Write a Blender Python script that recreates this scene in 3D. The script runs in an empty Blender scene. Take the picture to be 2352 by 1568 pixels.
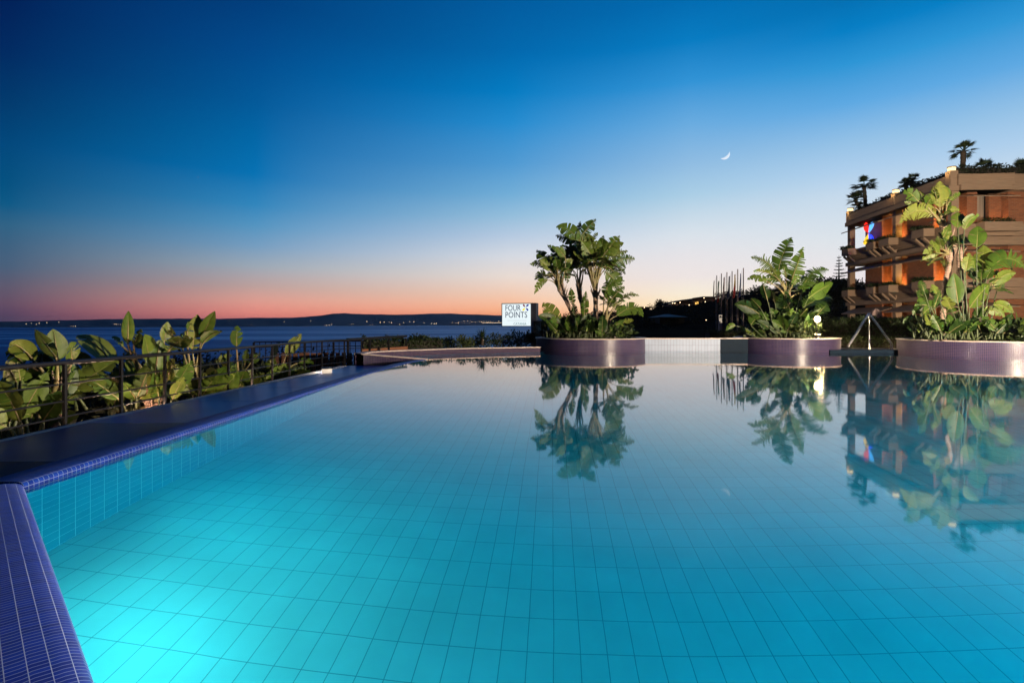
import bpy, math, random
from mathutils import Vector, Matrix
R = random.Random(7)
PI = math.pi
C = bpy.context.scene.collection
sc = bpy.context.scene
F, CX, HY, H = 1176.0, 1176.0, 745.0, 1.3      # focal, centre column, horizon row (2352 px wide frame), eye height over water

def at(px, py, Y):
    """world point seen at (px, py) of the 2352-wide photograph, Y metres ahead"""
    return Vector(((px - CX) / F * Y, Y, H + (HY - py) / F * Y))
def on(px, py, z=0.0):
    """world point on the level z"""
    Y = (H - z) * F / (py - HY)
    return Vector(((px - CX) / F * Y, Y, z))

# ------------------------------------------------------------------ mesh builder
class MB:
    def __init__(s): s.v, s.f, s.uv, s.m, s.col, s.sm = [], [], [], [], [], []
    def face(s, pts, uvs=None, m=0, col=0.5, smooth=False):
        b = len(s.v); s.v.extend(Vector(p) for p in pts)
        s.f.append(tuple(range(b, b + len(pts)))); s.m.append(m); s.col.append(col); s.sm.append(smooth)
        s.uv.append(uvs if uvs else [(0, 0)] * len(pts))
    def grid(s, rows, uvrows=None, m=0, col=0.5, smooth=True, closed=False):
        """rows of points, shared vertices"""
        b = len(s.v); n = len(rows[0])
        for r in rows: s.v.extend(Vector(p) for p in r)
        for i in range(len(rows) - 1):
            for j in range(n if closed else n - 1):
                k = (j + 1) % n
                s.f.append((b + i*n + j, b + i*n + k, b + (i+1)*n + k, b + (i+1)*n + j))
                s.m.append(m); s.col.append(col); s.sm.append(smooth)
                if uvrows:
                    s.uv.append([uvrows[i][j], uvrows[i][j+1 if closed else k], uvrows[i+1][j+1 if closed else k], uvrows[i+1][j]])
                else: s.uv.append([(0, 0)] * 4)
    def hexa(s, p, m=0, col=0.5):
        """8 corners: bottom 0-3 ccw, top 4-7"""
        for q in ((3,2,1,0), (4,5,6,7), (0,1,5,4), (1,2,6,5), (2,3,7,6), (3,0,4,7)):
            P = [Vector(p[i]) for i in q]
            n = (P[1]-P[0]).cross(P[2]-P[0])
            a = max(range(3), key=lambda i: abs(n[i]))
            if a == 2: uv = [(t.x, t.y) for t in P]
            else:
                d = Vector((P[1].x-P[0].x, P[1].y-P[0].y, 0))
                if d.length < 1e-6: d = Vector((P[2].x-P[1].x, P[2].y-P[1].y, 0))
                d.normalize(); uv = [(t.x*d.x + t.y*d.y, t.z) for t in P]
            s.face(P, uv, m, col)
    def box(s, x0, x1, y0, y1, z0, z1, m=0, col=0.5):
        s.hexa([(x0,y0,z0),(x1,y0,z0),(x1,y1,z0),(x0,y1,z0),(x0,y0,z1),(x1,y0,z1),(x1,y1,z1),(x0,y1,z1)], m, col)
    def bar(s, a, b, w, h, m=0, up=Vector((0,0,1)), col=.5):
        a, b = Vector(a), Vector(b); d = (b-a).normalized(); sd = d.cross(up)
        if sd.length < 1e-4: sd = d.cross(Vector((0,1,0)))
        sd.normalize(); u = sd.cross(d)
        sd, u = sd*w/2, u*h/2
        s.hexa([a-sd-u, a+sd-u, b+sd-u, b-sd-u, a-sd+u, a+sd+u, b+sd+u, b-sd+u], m, col)
    def tube(s, pts, rad, n=8, m=0, col=.5, cap=True):
        pts = [Vector(p) for p in pts]
        if not hasattr(rad, '__len__'): rad = [rad]*len(pts)
        rows, uvr = [], []; L = 0; ref = None
        for i, p in enumerate(pts):
            d = (pts[min(i+1, len(pts)-1)] - pts[max(i-1, 0)]).normalized()
            if ref is None: ref = Vector((1,0,0)) if abs(d.x) < .8 else Vector((0,1,0))
            x = (ref - d*ref.dot(d)).normalized(); y = d.cross(x); ref = x
            if i: L += (p - pts[i-1]).length
            rows.append([p + (x*math.cos(2*PI*k/n) + y*math.sin(2*PI*k/n))*rad[i] for k in range(n)])
            uvr.append([(k/n, L) for k in range(n+1)])
        s.grid(rows, uvr, m, col, True, True)
        if cap:
            s.face(list(reversed(rows[0])), None, m, col); s.face(rows[-1], None, m, col)
    def ball(s, c, r, m=0, nu=10, nv=6, col=.5):
        c = Vector(c); r = r if hasattr(r, '__len__') else (r, r, r)
        rows = [[c + Vector((r[0]*math.sin(PI*i/nv)*math.cos(2*PI*j/nu), r[1]*math.sin(PI*i/nv)*math.sin(2*PI*j/nu), r[2]*math.cos(PI*i/nv))) for j in range(nu)] for i in range(nv+1)]
        s.grid(list(reversed(rows)), None, m, col, True, True)
    def sweep(s, path, prof, closed=False, m=0, zs=None, col=.5, smooth=True, flip=1):
        """prof = (offset to the left of the path, z) points; uv in metres; zs scales z along the path"""
        P = [Vector((p[0], p[1], 0)) for p in path]; n = len(P); rows, uvr = [], []; L = 0
        for i in range(n + (1 if closed else 0)):
            p = P[i % n]
            a = P[(i-1) % n] if (closed or i > 0) else None
            b = P[(i+1) % n] if (closed or i < n-1) else None
            d1 = (p-a).normalized() if a is not None else None
            d2 = (b-p).normalized() if b is not None else None
            if d1 is None: d1 = d2
            if d2 is None: d2 = d1
            n1, n2 = Vector((-d1.y, d1.x, 0)), Vector((-d2.y, d2.x, 0))
            nn = (n1+n2).normalized(); k = 1/max(.3, nn.dot(n1))
            if i: L += (p - P[(i-1) % n]).length
            z = zs[i % n] if zs else 1
            rows.append([p + nn*o*k + Vector((0, 0, h*z)) for o, h in prof])
            t = 0; u = []
            for j, (o, h) in enumerate(prof):
                if j: t += math.hypot(o-prof[j-1][0], h-prof[j-1][1])
                u.append((L, t))
            uvr.append(u)
        if flip < 0: rows = [list(reversed(r)) for r in rows]; uvr = [list(reversed(r)) for r in uvr]
        s.grid(rows, uvr, m, col, smooth)
    def build(s, name, mats, parent=None, org=None):
        me = bpy.data.meshes.new(name)
        o0 = Vector(org) if org is not None else (Vector(parent['_o']) if parent is not None and '_o' in parent else Vector((0,0,0)))
        me.from_pydata([tuple(p - o0) for p in s.v], [], s.f)
        if not isinstance(mats, (list, tuple)): mats = [mats]
        for m in mats: me.materials.append(m)
        me.polygons.foreach_set('material_index', s.m)
        me.polygons.foreach_set('use_smooth', s.sm)
        ul = me.uv_layers.new(name='UVMap'); flat = []
        for u in s.uv:
            for a in u: flat += [a[0], a[1]]
        ul.data.foreach_set('uv', flat)
        at_ = me.attributes.new('tint', 'FLOAT', 'FACE'); at_.data.foreach_set('value', s.col)
        me.update()
        o = bpy.data.objects.new(name, me); C.objects.link(o)
        if parent is not None:
            o.parent = parent
            if '_o' in parent: o['_o'] = parent['_o']
        elif org is not None: o.location = o0
        return o
def thing(name, label, cat, loc, group=None):
    o = bpy.data.objects.new(name, None); C.objects.link(o); o.location = Vector(loc)
    o.empty_display_size = .2
    o['_o'] = [float(c) for c in loc]; o['label'] = label; o['category'] = cat
    if group: o['group'] = group
    return o
def tag(o, label, cat, group=None):
    o['label'] = label; o['category'] = cat
    if group: o['group'] = group
    return o
def struct(o): o['kind'] = 'structure'; return o

# ------------------------------------------------------------------ materials
def newmat(name):
    m = bpy.data.materials.new(name); m.use_nodes = True
    nt = m.node_tree; bs = nt.nodes['Principled BSDF']
    return m, nt, bs
def setp(bs, **k):
    names = dict(col='Base Color', rough='Roughness', metal='Metallic', spec='Specular IOR Level', coat='Coat Weight', emit='Emission Color', es='Emission Strength', sss='Subsurface Weight')
    for a, v in k.items():
        if a in ('col', 'emit'): v = (*v, 1)
        bs.inputs[names[a]].default_value = v
def noise(nt, scale, detail=4, coord='Object', rough=.55, stretch=None):
    tc = nt.nodes.new('ShaderNodeTexCoord'); n = nt.nodes.new('ShaderNodeTexNoise')
    n.inputs['Scale'].default_value = scale; n.inputs['Detail'].default_value = detail; n.inputs['Roughness'].default_value = rough
    src = tc.outputs[coord]
    if stretch:
        mp = nt.nodes.new('ShaderNodeMapping'); mp.inputs['Scale'].default_value = stretch
        nt.links.new(src, mp.inputs[0]); src = mp.outputs[0]
    nt.links.new(src, n.inputs['Vector']); return n.outputs['Fac']
def ramp(nt, fac, stops, interp='LINEAR'):
    r = nt.nodes.new('ShaderNodeValToRGB'); cr = r.color_ramp; cr.interpolation = interp
    while len(cr.elements) < len(stops): cr.elements.new(.5)
    for e, (p, c) in zip(cr.elements, stops): e.position = p; e.color = (*c, 1)
    nt.links.new(fac, r.inputs[0]); return r.outputs[0]
def bump(nt, bs, h, strength=.3, dist=.02):
    b = nt.nodes.new('ShaderNodeBump'); b.inputs['Strength'].default_value = strength; b.inputs['Distance'].default_value = dist
    nt.links.new(h, b.inputs['Height']); nt.links.new(b.outputs[0], bs.inputs['Normal'])
def mixc(nt, fac, a, b, mode='MIX'):
    m = nt.nodes.new('ShaderNodeMix'); m.data_type = 'RGBA'; m.blend_type = mode
    for sock, v in ((m.inputs[0], fac), (m.inputs[6], a), (m.inputs[7], b)):
        if hasattr(v, 'is_linked'): nt.links.new(v, sock)
        elif isinstance(v, (int, float)): sock.default_value = v
        else: sock.default_value = (*v, 1)
    return m.outputs[2]
def plain(name, c1, c2=None, rough=.7, scale=3, b=.2, metal=0, spec=.5, dist=.01, stretch=None):
    m, nt, bs = newmat(name); setp(bs, rough=rough, metal=metal, spec=spec)
    c2 = c2 or tuple(x*.75 for x in c1)
    f = noise(nt, scale, 5, stretch=stretch)
    nt.links.new(ramp(nt, f, [(.3, c2), (.7, c1)]), bs.inputs['Base Color'])
    if b: bump(nt, bs, f, b, dist)
    return m
def glow(name, c, s):
    m, nt, bs = newmat(name); setp(bs, col=(.02,.02,.02), emit=c, es=s); return m
def tiles(name, w, h, mort, c1, c2, grout, rough=.15, off=(0, 0), rot=0, bmp=.4, spec=.5, offset=0, coat=0, wob=0):
    m, nt, bs = newmat(name); setp(bs, rough=rough, spec=spec, coat=coat)
    tc = nt.nodes.new('ShaderNodeTexCoord'); mp = nt.nodes.new('ShaderNodeMapping')
    mp.inputs['Location'].default_value = (off[0], off[1], 0); mp.inputs['Rotation'].default_value = (0, 0, rot)
    nt.links.new(tc.outputs['UV'], mp.inputs[0])
    br = nt.nodes.new('ShaderNodeTexBrick'); br.offset = offset; br.squash = 1
    br.inputs['Scale'].default_value = 1; br.inputs['Brick Width'].default_value = w; br.inputs['Row Height'].default_value = h
    br.inputs['Mortar Size'].default_value = mort; br.inputs['Mortar Smooth'].default_value = .3
    br.inputs['Color1'].default_value = (*c1, 1); br.inputs['Color2'].default_value = (*c2, 1); br.inputs['Mortar'].default_value = (*grout, 1)
    vec = mp.outputs[0]
    if wob:
        n = nt.nodes.new('ShaderNodeTexNoise'); n.inputs['Scale'].default_value = 1.3; nt.links.new(vec, n.inputs['Vector'])
        sub = nt.nodes.new('ShaderNodeVectorMath'); sub.operation = 'MULTIPLY_ADD'; sub.inputs[1].default_value = (wob, wob, 0)
        nt.links.new(n.outputs['Color'], sub.inputs[0]); nt.links.new(vec, sub.inputs[2]); vec = sub.outputs[0]
    nt.links.new(vec, br.inputs['Vector'])
    nf = noise(nt, 1.7, 4)
    col = mixc(nt, .25, br.outputs['Color'], ramp(nt, nf, [(.3, (.55,.55,.55)), (.7, (1.15,1.15,1.15))]), 'MULTIPLY')
    nt.links.new(col, bs.inputs['Base Color'])
    rr = nt.nodes.new('ShaderNodeMapRange'); rr.inputs[3].default_value = rough; rr.inputs[4].default_value = .75
    nt.links.new(br.outputs['Fac'], rr.inputs[0]); nt.links.new(rr.outputs[0], bs.inputs['Roughness'])
    iv = nt.nodes.new('ShaderNodeMath'); iv.operation = 'SUBTRACT'; iv.inputs[0].default_value = 1; nt.links.new(br.outputs['Fac'], iv.inputs[1])
    if bmp: bump(nt, bs, iv.outputs[0], bmp, .003)
    return m
def leafmat(name, dark, mid, lite, rough=.38, trans=.18, vein=60):
    m, nt, bs = newmat(name); setp(bs, rough=rough, spec=.28)
    a = nt.nodes.new('ShaderNodeAttribute'); a.attribute_name = 'tint'
    c = ramp(nt, a.outputs['Fac'], [(0, dark), (.5, mid), (1, lite)])
    tc = nt.nodes.new('ShaderNodeTexCoord'); sp = nt.nodes.new('ShaderNodeSeparateXYZ'); nt.links.new(tc.outputs['UV'], sp.inputs[0])
    mm = nt.nodes.new('ShaderNodeMath'); mm.operation = 'MULTIPLY_ADD'; mm.inputs[1].default_value = -.12
    nt.links.new(sp.outputs[0], mm.inputs[0]); nt.links.new(sp.outputs[1], mm.inputs[2])
    sn = nt.nodes.new('ShaderNodeMath'); sn.operation = 'MULTIPLY'; sn.inputs[1].default_value = vein*6.283; nt.links.new(mm.outputs[0], sn.inputs[0])
    s2 = nt.nodes.new('ShaderNodeMath'); s2.operation = 'SINE'; nt.links.new(sn.outputs[0], s2.inputs[0])
    v = ramp(nt, s2.outputs[0], [(0, (.78,.78,.78)), (1, (1.1,1.1,1.05))])
    c = mixc(nt, .7, c, v, 'MULTIPLY')
    e = ramp(nt, sp.outputs[0], [(.0, (1.5,1.5,1.3)), (.07, (1,1,1)), (.93, (1,1,1)), (1, (.75,.62,.42))])
    c = mixc(nt, 1, c, e, 'MULTIPLY')
    n = noise(nt, 9, 3); c = mixc(nt, .5, c, ramp(nt, n, [(.3, (.6,.62,.6)), (.7, (1.2,1.2,1.1))]), 'MULTIPLY')
    nt.links.new(c, bs.inputs['Base Color']); bump(nt, bs, s2.outputs[0], .12, .01)
    tr = nt.nodes.new('ShaderNodeBsdfTranslucent'); nt.links.new(c, tr.inputs[0])
    mx = nt.nodes.new('ShaderNodeMixShader'); mx.inputs[0].default_value = trans
    nt.links.new(bs.outputs[0], mx.inputs[1]); nt.links.new(tr.outputs[0], mx.inputs[2])
    nt.links.new(mx.outputs[0], nt.nodes['Material Output'].inputs[0])
    return m

M = {}
M['leaf'] = leafmat('paddle_leaf', (.008,.026,.006), (.06,.11,.014), (.175,.20,.04), .42, .07)
M['stalk'] = plain('leaf_stalk', (.22,.21,.08), (.16,.10,.05), .5, 6, .2)
M['stalkdark'] = plain('green_leaf_stalk', (.06,.08,.025), (.03,.045,.014), .5, 6, .1)
M['bush'] = leafmat('bush_leaf', (.008,.016,.006), (.03,.05,.014), (.07,.09,.025), .5, .15, 1)
M['scrub'] = leafmat('scrub_leaf', (.006,.010,.004), (.02,.028,.012), (.036,.046,.02), .75, .05, 1)
M['palmleaf'] = leafmat('fan_palm_leaf', (.008,.016,.007), (.018,.03,.012), (.03,.045,.018), .5, .05, 1)
def barkmat(name, a, b, ring=14):
    m, nt, bs = newmat(name); setp(bs, rough=.85)
    tc = nt.nodes.new('ShaderNodeTexCoord'); w = nt.nodes.new('ShaderNodeTexWave'); w.bands_direction = 'Y'
    w.inputs['Scale'].default_value = ring/6.28*2; w.inputs['Distortion'].default_value = 3; w.inputs['Detail'].default_value = 3; w.inputs['Detail Scale'].default_value = 3
    nt.links.new(tc.outputs['UV'], w.inputs['Vector'])
    n = noise(nt, 12, 5)
    c = mixc(nt, .5, ramp(nt, w.outputs['Fac'], [(.1, b), (.6, a)]), ramp(nt, n, [(.3, b), (.7, a)]))
    nt.links.new(c, bs.inputs['Base Color']); bump(nt, bs, w.outputs['Fac'], .8, .03); return m
M['bark'] = barkmat('ringed_bark', (.48,.34,.26), (.14,.085,.065))
M['palmbark'] = barkmat('palm_bark', (.07,.05,.035), (.02,.014,.01), 10)
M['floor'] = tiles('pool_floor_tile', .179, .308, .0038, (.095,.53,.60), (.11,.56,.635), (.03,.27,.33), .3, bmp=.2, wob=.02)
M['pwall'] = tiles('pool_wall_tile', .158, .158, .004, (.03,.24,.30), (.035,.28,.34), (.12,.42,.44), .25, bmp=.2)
M['coping'] = tiles('blue_mosaic', .044, .044, .0022, (.001,.016,.17), (.003,.030,.26), (.16,.20,.28), .45, bmp=.6, coat=0, spec=.1)
M['cobalt'] = tiles('cobalt_strip_mosaic', .027, .060, .0016, (.001,.018,.24), (.003,.036,.38), (.44,.50,.64), .4, bmp=.6, coat=0, spec=.12)
M['mosaic'] = tiles('purple_mosaic', .06, .06, .007, (.010,.008,.045), (.016,.012,.065), (.105,.07,.105), .3, bmp=.7, coat=.0, spec=.35)
M['mattemosaic'] = tiles('matte_purple_mosaic', .06, .06, .007, (.012,.010,.045), (.02,.015,.065), (.12,.08,.10), .6, bmp=.5, spec=.12)  # matte copy of the purple mosaic, keeps the wall's highlight down
M['teal'] = tiles('teal_mosaic', .06, .06, .007, (.001,.006,.016), (.002,.009,.022), (.008,.018,.032), .6, bmp=.5, spec=.1)
M['white'] = tiles('white_tile', .15, .30, .006, (.19,.25,.38), (.21,.27,.41), (.10,.10,.13), .5, bmp=.3)
M['brick'] = tiles('brick', .26, .09, .012, (.25,.085,.035), (.17,.055,.025), (.19,.10,.06), .85, offset=.5, bmp=.5)
M['cap'] = plain('travertine_cap', (.58,.47,.42), (.45,.36,.32), .55, 8, .15)
M['conc'] = plain('board_marked_concrete', (.28,.195,.135), (.19,.125,.085), .85, 5, .4, dist=.02, stretch=(.3,.3,7))
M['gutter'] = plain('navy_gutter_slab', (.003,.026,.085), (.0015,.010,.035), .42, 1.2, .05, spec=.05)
M['skygutter'] = plain('sky_tinted_slab', (.004,.12,.42), (.003,.095,.34), .34, 1.2, .04, spec=.22)  # blue sky sheen of the far slabs is put into the colour
M['skygutter'].node_tree.nodes['Principled BSDF'].inputs['Specular Tint'].default_value = (.15,.5,1,1)
M['midgutter'] = plain('half_sky_tinted_slab', (.003,.06,.20), (.0015,.03,.11), .36, 1.2, .04, spec=.15)
M['joint'] = plain('pale_joint', (.10,.13,.2), None, .6)
M['iron'] = plain('dark_iron', (.008,.007,.008), (.005,.005,.006), .45, 12, .1, spec=.3)
M['pole'] = plain('painted_pole', (.26,.19,.16), (.2,.14,.12), .5, 5, 0)
M['chrome'] = plain('polished_steel', (.75,.76,.8), (.68,.7,.74), .22, 4, 0, metal=1)
M['soil'] = plain('soil', (.05,.035,.022), (.025,.018,.012), .95, 6, .6, dist=.04)
M['ground'] = plain('dark_ground', (.03,.027,.02), (.014,.014,.01), 1, .6, .5, dist=.1, spec=0)
M['deck'] = plain('stone_deck', (.22,.19,.16), (.15,.13,.11), .7, 2, .1)
M['wood'] = plain('stained_board', (.17,.075,.04), (.08,.035,.02), .7, 4, .4, stretch=(6,6,.5))
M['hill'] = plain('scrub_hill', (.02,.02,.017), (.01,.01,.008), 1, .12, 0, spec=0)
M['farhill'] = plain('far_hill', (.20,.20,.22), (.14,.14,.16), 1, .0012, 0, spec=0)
M['render'] = plain('house_render', (.42,.29,.23), (.30,.21,.17), .9, .6, .1)
M['roof'] = plain('house_roof', (.10,.06,.05), (.06,.035,.03), .9, 2, .2)
M['canvasroof'] = plain('pale_canvas_roof', (.13,.15,.17), (.1,.115,.13), .8, 1, 0)
M['dark'] = plain('dark_recess', (.02,.015,.012), None, .8, 2, 0)
M['white_post'] = plain('white_metal', (.55,.55,.56), None, .4, 3, 0)
M['signgrey'] = plain('sign_grey_metal', (.20,.19,.21), (.16,.155,.17), .5, 3, .05)
M['canvas'] = plain('mauve_canvas', (.35,.25,.23), (.26,.18,.17), .9, 3, .3)
M['curtain'] = plain('curtain', (.30,.24,.2), (.14,.11,.09), .9, 1, 0, stretch=(9,9,.2))
M['warmglass'] = glow('lit_window', (1,.55,.12), 1.8)
M['warmlamp'] = glow('lit_lamp_cap', (1,.72,.32), 2.2)
M['bulb'] = glow('lit_bulb', (1,.74,.36), 20)
M['lowlamp'] = glow('lit_ground_lamp', (1,.75,.35), 12)
M['town'] = glow('town_lamps', (1,.70,.40), 5)
M['signface'] = glow('lit_sign_face', (.86,.97,1), .98)
def ink(name, c, e=.0): 
    m, nt, bs = newmat(name); setp(bs, col=c, rough=.6, emit=c, es=e); return m
M['ink'] = ink('navy_ink', (.012,.03,.10), .6); M['inkgrey'] = ink('pale_ink', (.58,.66,.70), .95); M['inkteal'] = ink('teal_ink', (.10,.22,.24), .8)
for k, c, e in (('nred', (1,.02,.01), 1.2), ('nlight', (.10,.42,1), 1.6), ('nyellow', (1,.62,.02), 1.3), ('nblue', (.015,.05,1), 1.9)):
    M[k] = glow('neon_' + k[1:], c, e)
M['lred'] = ink('logo_red', (.22,.01,.02), .8); M['lyel'] = ink('logo_yellow', (.85,.72,.02), 1); M['lblu'] = ink('logo_blue', (.005,.02,.30), .8)
M['moon'] = glow('moonlight', (.70,.82,.95), 1.0)

# ------------------------------------------------------------------ world: dusk sky by direction
def s2l(c): return tuple(((x/255)/12.92 if x/255 <= .04045 else ((x/255+.055)/1.055)**2.4) for x in c)
w = bpy.data.worlds.new('World'); sc.world = w; w.use_nodes = True
nt = w.node_tree; bg = nt.nodes['Background']
tc = nt.nodes.new('ShaderNodeTexCoord'); sp = nt.nodes.new('ShaderNodeSeparateXYZ'); nt.links.new(tc.outputs['Generated'], sp.inputs[0])
def mth(op, a, b=None):
    n = nt.nodes.new('ShaderNodeMath'); n.operation = op
    for i, v in enumerate((a, b)):
        if v is None: continue
        if hasattr(v, 'is_linked'): nt.links.new(v, n.inputs[i])
        else: n.inputs[i].default_value = v
    return n.outputs[0]
el = mth('DIVIDE', mth('ARCSINE', sp.outputs[2]), math.radians(45))
az = mth('MULTIPLY', mth('ARCTAN2', sp.outputs[0], sp.outputs[1]), 180/PI)
SKY = {
 -44.6: [(0,(82,56,82)),(.9,(88,62,88)),(1.7,(100,75,95)),(3,(95,88,108)),(4.6,(75,98,125)),(7.9,(48,100,135)),(9.5,(12,90,135)),(11,(2,82,130)),(14.1,(0,72,125)),(17.2,(0,58,110)),(20.8,(0,42,98)),(24.3,(0,32,88)),(45,(0,22,66))],
 -26.6: [(0,(216,112,104)),(1.1,(228,134,120)),(2.4,(220,156,142)),(3.8,(195,165,160)),(5.8,(160,172,185)),(7.8,(120,160,195)),(9.8,(85,150,195)),(11.8,(50,135,190)),(14.7,(4,115,180)),(17.6,(0,105,170)),(21.2,(0,90,155)),(25.5,(0,75,142)),(29.5,(0,62,125)),(45,(0,42,98))],
 0: [(0,(246,132,78)),(.7,(248,148,96)),(1.7,(250,180,138)),(3.2,(247,204,176)),(5.3,(240,225,215)),(7.6,(218,222,230)),(9.8,(185,205,228)),(12,(150,192,222)),(14.3,(115,175,217)),(17.4,(80,155,212)),(21.5,(35,140,208)),(24.4,(2,125,195)),(28.1,(0,105,175)),(32.4,(0,92,160)),(45,(0,65,128))],
 19.1: [(0,(252,205,150)),(1,(255,222,170)),(2.1,(255,235,195)),(3.4,(252,240,220)),(5,(245,235,232)),(7.2,(235,232,235)),(9.3,(222,230,238)),(11.4,(200,220,235)),(13.5,(172,208,232)),(16.5,(145,190,228)),(20.4,(105,172,225)),(24.1,(50,148,215)),(27.6,(4,125,195)),(30.9,(0,108,178)),(45,(0,78,142))],
 32.9: [(0,(250,200,150)),(1.5,(250,225,200)),(3.9,(245,235,235)),(7.9,(225,232,238)),(11.9,(200,220,238)),(14.2,(175,208,238)),(16.5,(150,195,232)),(19.8,(95,170,228)),(23,(45,150,215)),(25.6,(2,128,198)),(28,(0,112,180)),(45,(0,80,145))],
 150: [(0,(22,24,38)),(8,(10,22,44)),(20,(3,17,44)),(45,(0,24,60))],
}
R_ = {}
for k, st in SKY.items(): R_[k] = ramp(nt, el, [(e/45, tuple(x*(1+.34*max(0, 1-e/4)) for x in s2l(c))) for e, c in st])
def step(a, b):
    n = nt.nodes.new('ShaderNodeMapRange'); n.inputs[1].default_value = a; n.inputs[2].default_value = b
    nt.links.new(az, n.inputs[0]); return n.outputs[0]
col = R_[150]
for a, b, k in ((-120,-44.6,-44.6), (-44.6,-26.6,-26.6), (-26.6,0,0), (0,19.1,19.1), (19.1,32.9,32.9), (50,130,150)):
    col = mixc(nt, step(a, b), col, R_[k])
nt.links.new(col, bg.inputs['Color']); bg.inputs['Strength'].default_value = 1.0

# ------------------------------------------------------------------ camera, lights, render settings
cam = bpy.data.cameras.new('camera'); co = bpy.data.objects.new('camera', cam); C.objects.link(co); sc.camera = co
cam.lens = 18; cam.sensor_width = 36; cam.shift_y = -(784-HY)/2352; cam.clip_end = 200000; cam.clip_start = .05
co.location = (0, 0, H); co.rotation_euler = (PI/2, 0, 0)
vs = sc.view_settings; vs.view_transform = 'Standard'; vs.look = 'None'; vs.exposure = 0; vs.gamma = 1
cy = sc.cycles; cy.caustics_reflective = False; cy.caustics_refractive = True; cy.sample_clamp_indirect = 40; cy.max_bounces = 8
cy.diffuse_bounces = 3; cy.glossy_bounces = 4; cy.transmission_bounces = 4; cy.use_denoising = True; cy.blur_glossy = .3
def lamp(name, kind, loc, power, col, r=.1, aim=None, spot=100, blend=.6):
    l = bpy.data.lights.new(name, kind); l.energy = power; l.color = col
    l.shadow_soft_size = r; l.cycles.use_multiple_importance_sampling = False
    if kind == 'SPOT': l.spot_size = math.radians(spot); l.spot_blend = blend
    o = bpy.data.objects.new(name, l); C.objects.link(o); o.location = loc
    if aim is not None: o.rotation_euler = (Vector(aim)-Vector(loc)).to_track_quat('-Z', 'Y').to_euler()
    return o
lamp('garden_floodlight', 'POINT', (15.6, 6.2, 1.9), 36000, (1, .81, .58), .16)
lamp('underwater_light', 'SPOT', (-2.62, 3.08, -.45), 165, (.95, 1, .88), 0, (-1.55, 4.6, -1.75), 165, .75)
lamp('underwater_light', 'SPOT', (-3.2, 4.1, -.35), 120, (.30, .95, .95), 0, (.2, 9.5, -1.5), 150, 1)  # added spot with no fitting, brightens the floor beside the left wall
for x, y, p in ((1.2,-.55,300), (3.6,-2.2,900), (6.2,-1.9,1300), (9.5,1.6,1900), (12.4,5.2,900), (14.9,8.9,300)):
    lamp('underwater_light', 'POINT', (x, y, -.45), p, (.05, .76, 1), .05 if x > 2 else 0)
for x, y in ((-8.3, 6.6), (-8.3, 9.6), (-8.3, 12.6)):
    lamp('bed_uplight', 'POINT', (x+1.25, y, -.5), 70, (1, .62, .42), .06)

# ------------------------------------------------------------------ vegetation helpers
def bez(a, c, b, t): return a*(1-t)**2 + c*2*t*(1-t) + b*t*t
def dbez(a, c, b, t): return (c-a)*2*(1-t) + (b-c)*2*t
def paddle(mb, B, T, W, nrm, ctrl=None, fold=.30, tatter=.4, rnd=R, tint=None, curl=.12):
    """one paddle leaf from blade base B to tip T: strips between tears, folded along the midrib"""
    B, T = Vector(B), Vector(T); L = (T-B).length
    if ctrl is None: ctrl = (B+T)/2 + Vector((0,0,1))*L*rnd.uniform(.03,.14)
    ctrl = Vector(ctrl); tint = rnd.uniform(.25,.85) if tint is None else tint; W = min(W*1.08, L*.62)
    ns = max(7, min(22, int(L/.075)))
    cuts = [i/ns for i in range(ns+1)]
    def frame(t):
        p = bez(B, ctrl, T, t); d = dbez(B, ctrl, T, max(.01, min(.99, t))).normalized()
        s = d.cross(nrm)
        if s.length < .05: s = d.cross(Vector((.3,.5,.8)))
        s.normalize(); return p, d, s, s.cross(d)
    def wid(t): return W/2*(math.sin(PI*min(1, max(0, t))**.66)**.86 if 0 < t < 1 else 0)
    for sd in (1, -1):
        gaps = [rnd.uniform(.12,.5) if rnd.random() < tatter and 0 < i < ns else 0 for i in range(ns+1)]
        tw = rnd.uniform(-.1,.1); da = 0; dz = 0
        for i in range(ns):
            if gaps[i] > 0: da = rnd.uniform(-.35,.35)*min(1, tatter*1.4); dz = rnd.uniform(0,.5)*tatter
            rows, uvr = [], []
            for k in range(3):
                t = cuts[i] + (cuts[i+1]-cuts[i])*k/2
                row, ur = [], []
                for j in range(4):
                    u = j/3
                    g = (gaps[i]*(1-k/2) - gaps[i+1]*(k/2))*u*(cuts[1])
                    p, d, s, n = frame(t+g)
                    wd = wid(t)
                    a = fold + da*u + tw
                    row.append(p + s*sd*u*wd*math.cos(a) + n*u*wd*math.sin(a) - n*wd*curl*2*u*u + d*u*wd*.28 - Vector((0,0,1))*dz*u*u*wd*.6)
                    ur.append((u, t*L/1.2))
                rows.append(row); uvr.append(ur)
            if sd < 0: rows.reverse(); uvr.reverse()
            mb.grid(rows, uvr, 0, min(1, max(0, tint + rnd.uniform(-.06,.06))), True)
    pts = [bez(B, ctrl, T, t) - frame(t)[3]*.006 for t in (0,.25,.5,.75,.97)]
    r = min(.022, .012+.006*L)
    mb.tube(pts, [r, r*.85, r*.65, r*.42, r*.15], 5, 1, .9, False)
def camn(P, ang, axis, back=False):
    n = (Vector((0,0,H)) - Vector(P)); n.z *= .3; n.normalize()
    n = Matrix.Rotation(ang, 3, Vector(axis).normalized()) @ n
    return -n if back else n
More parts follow.
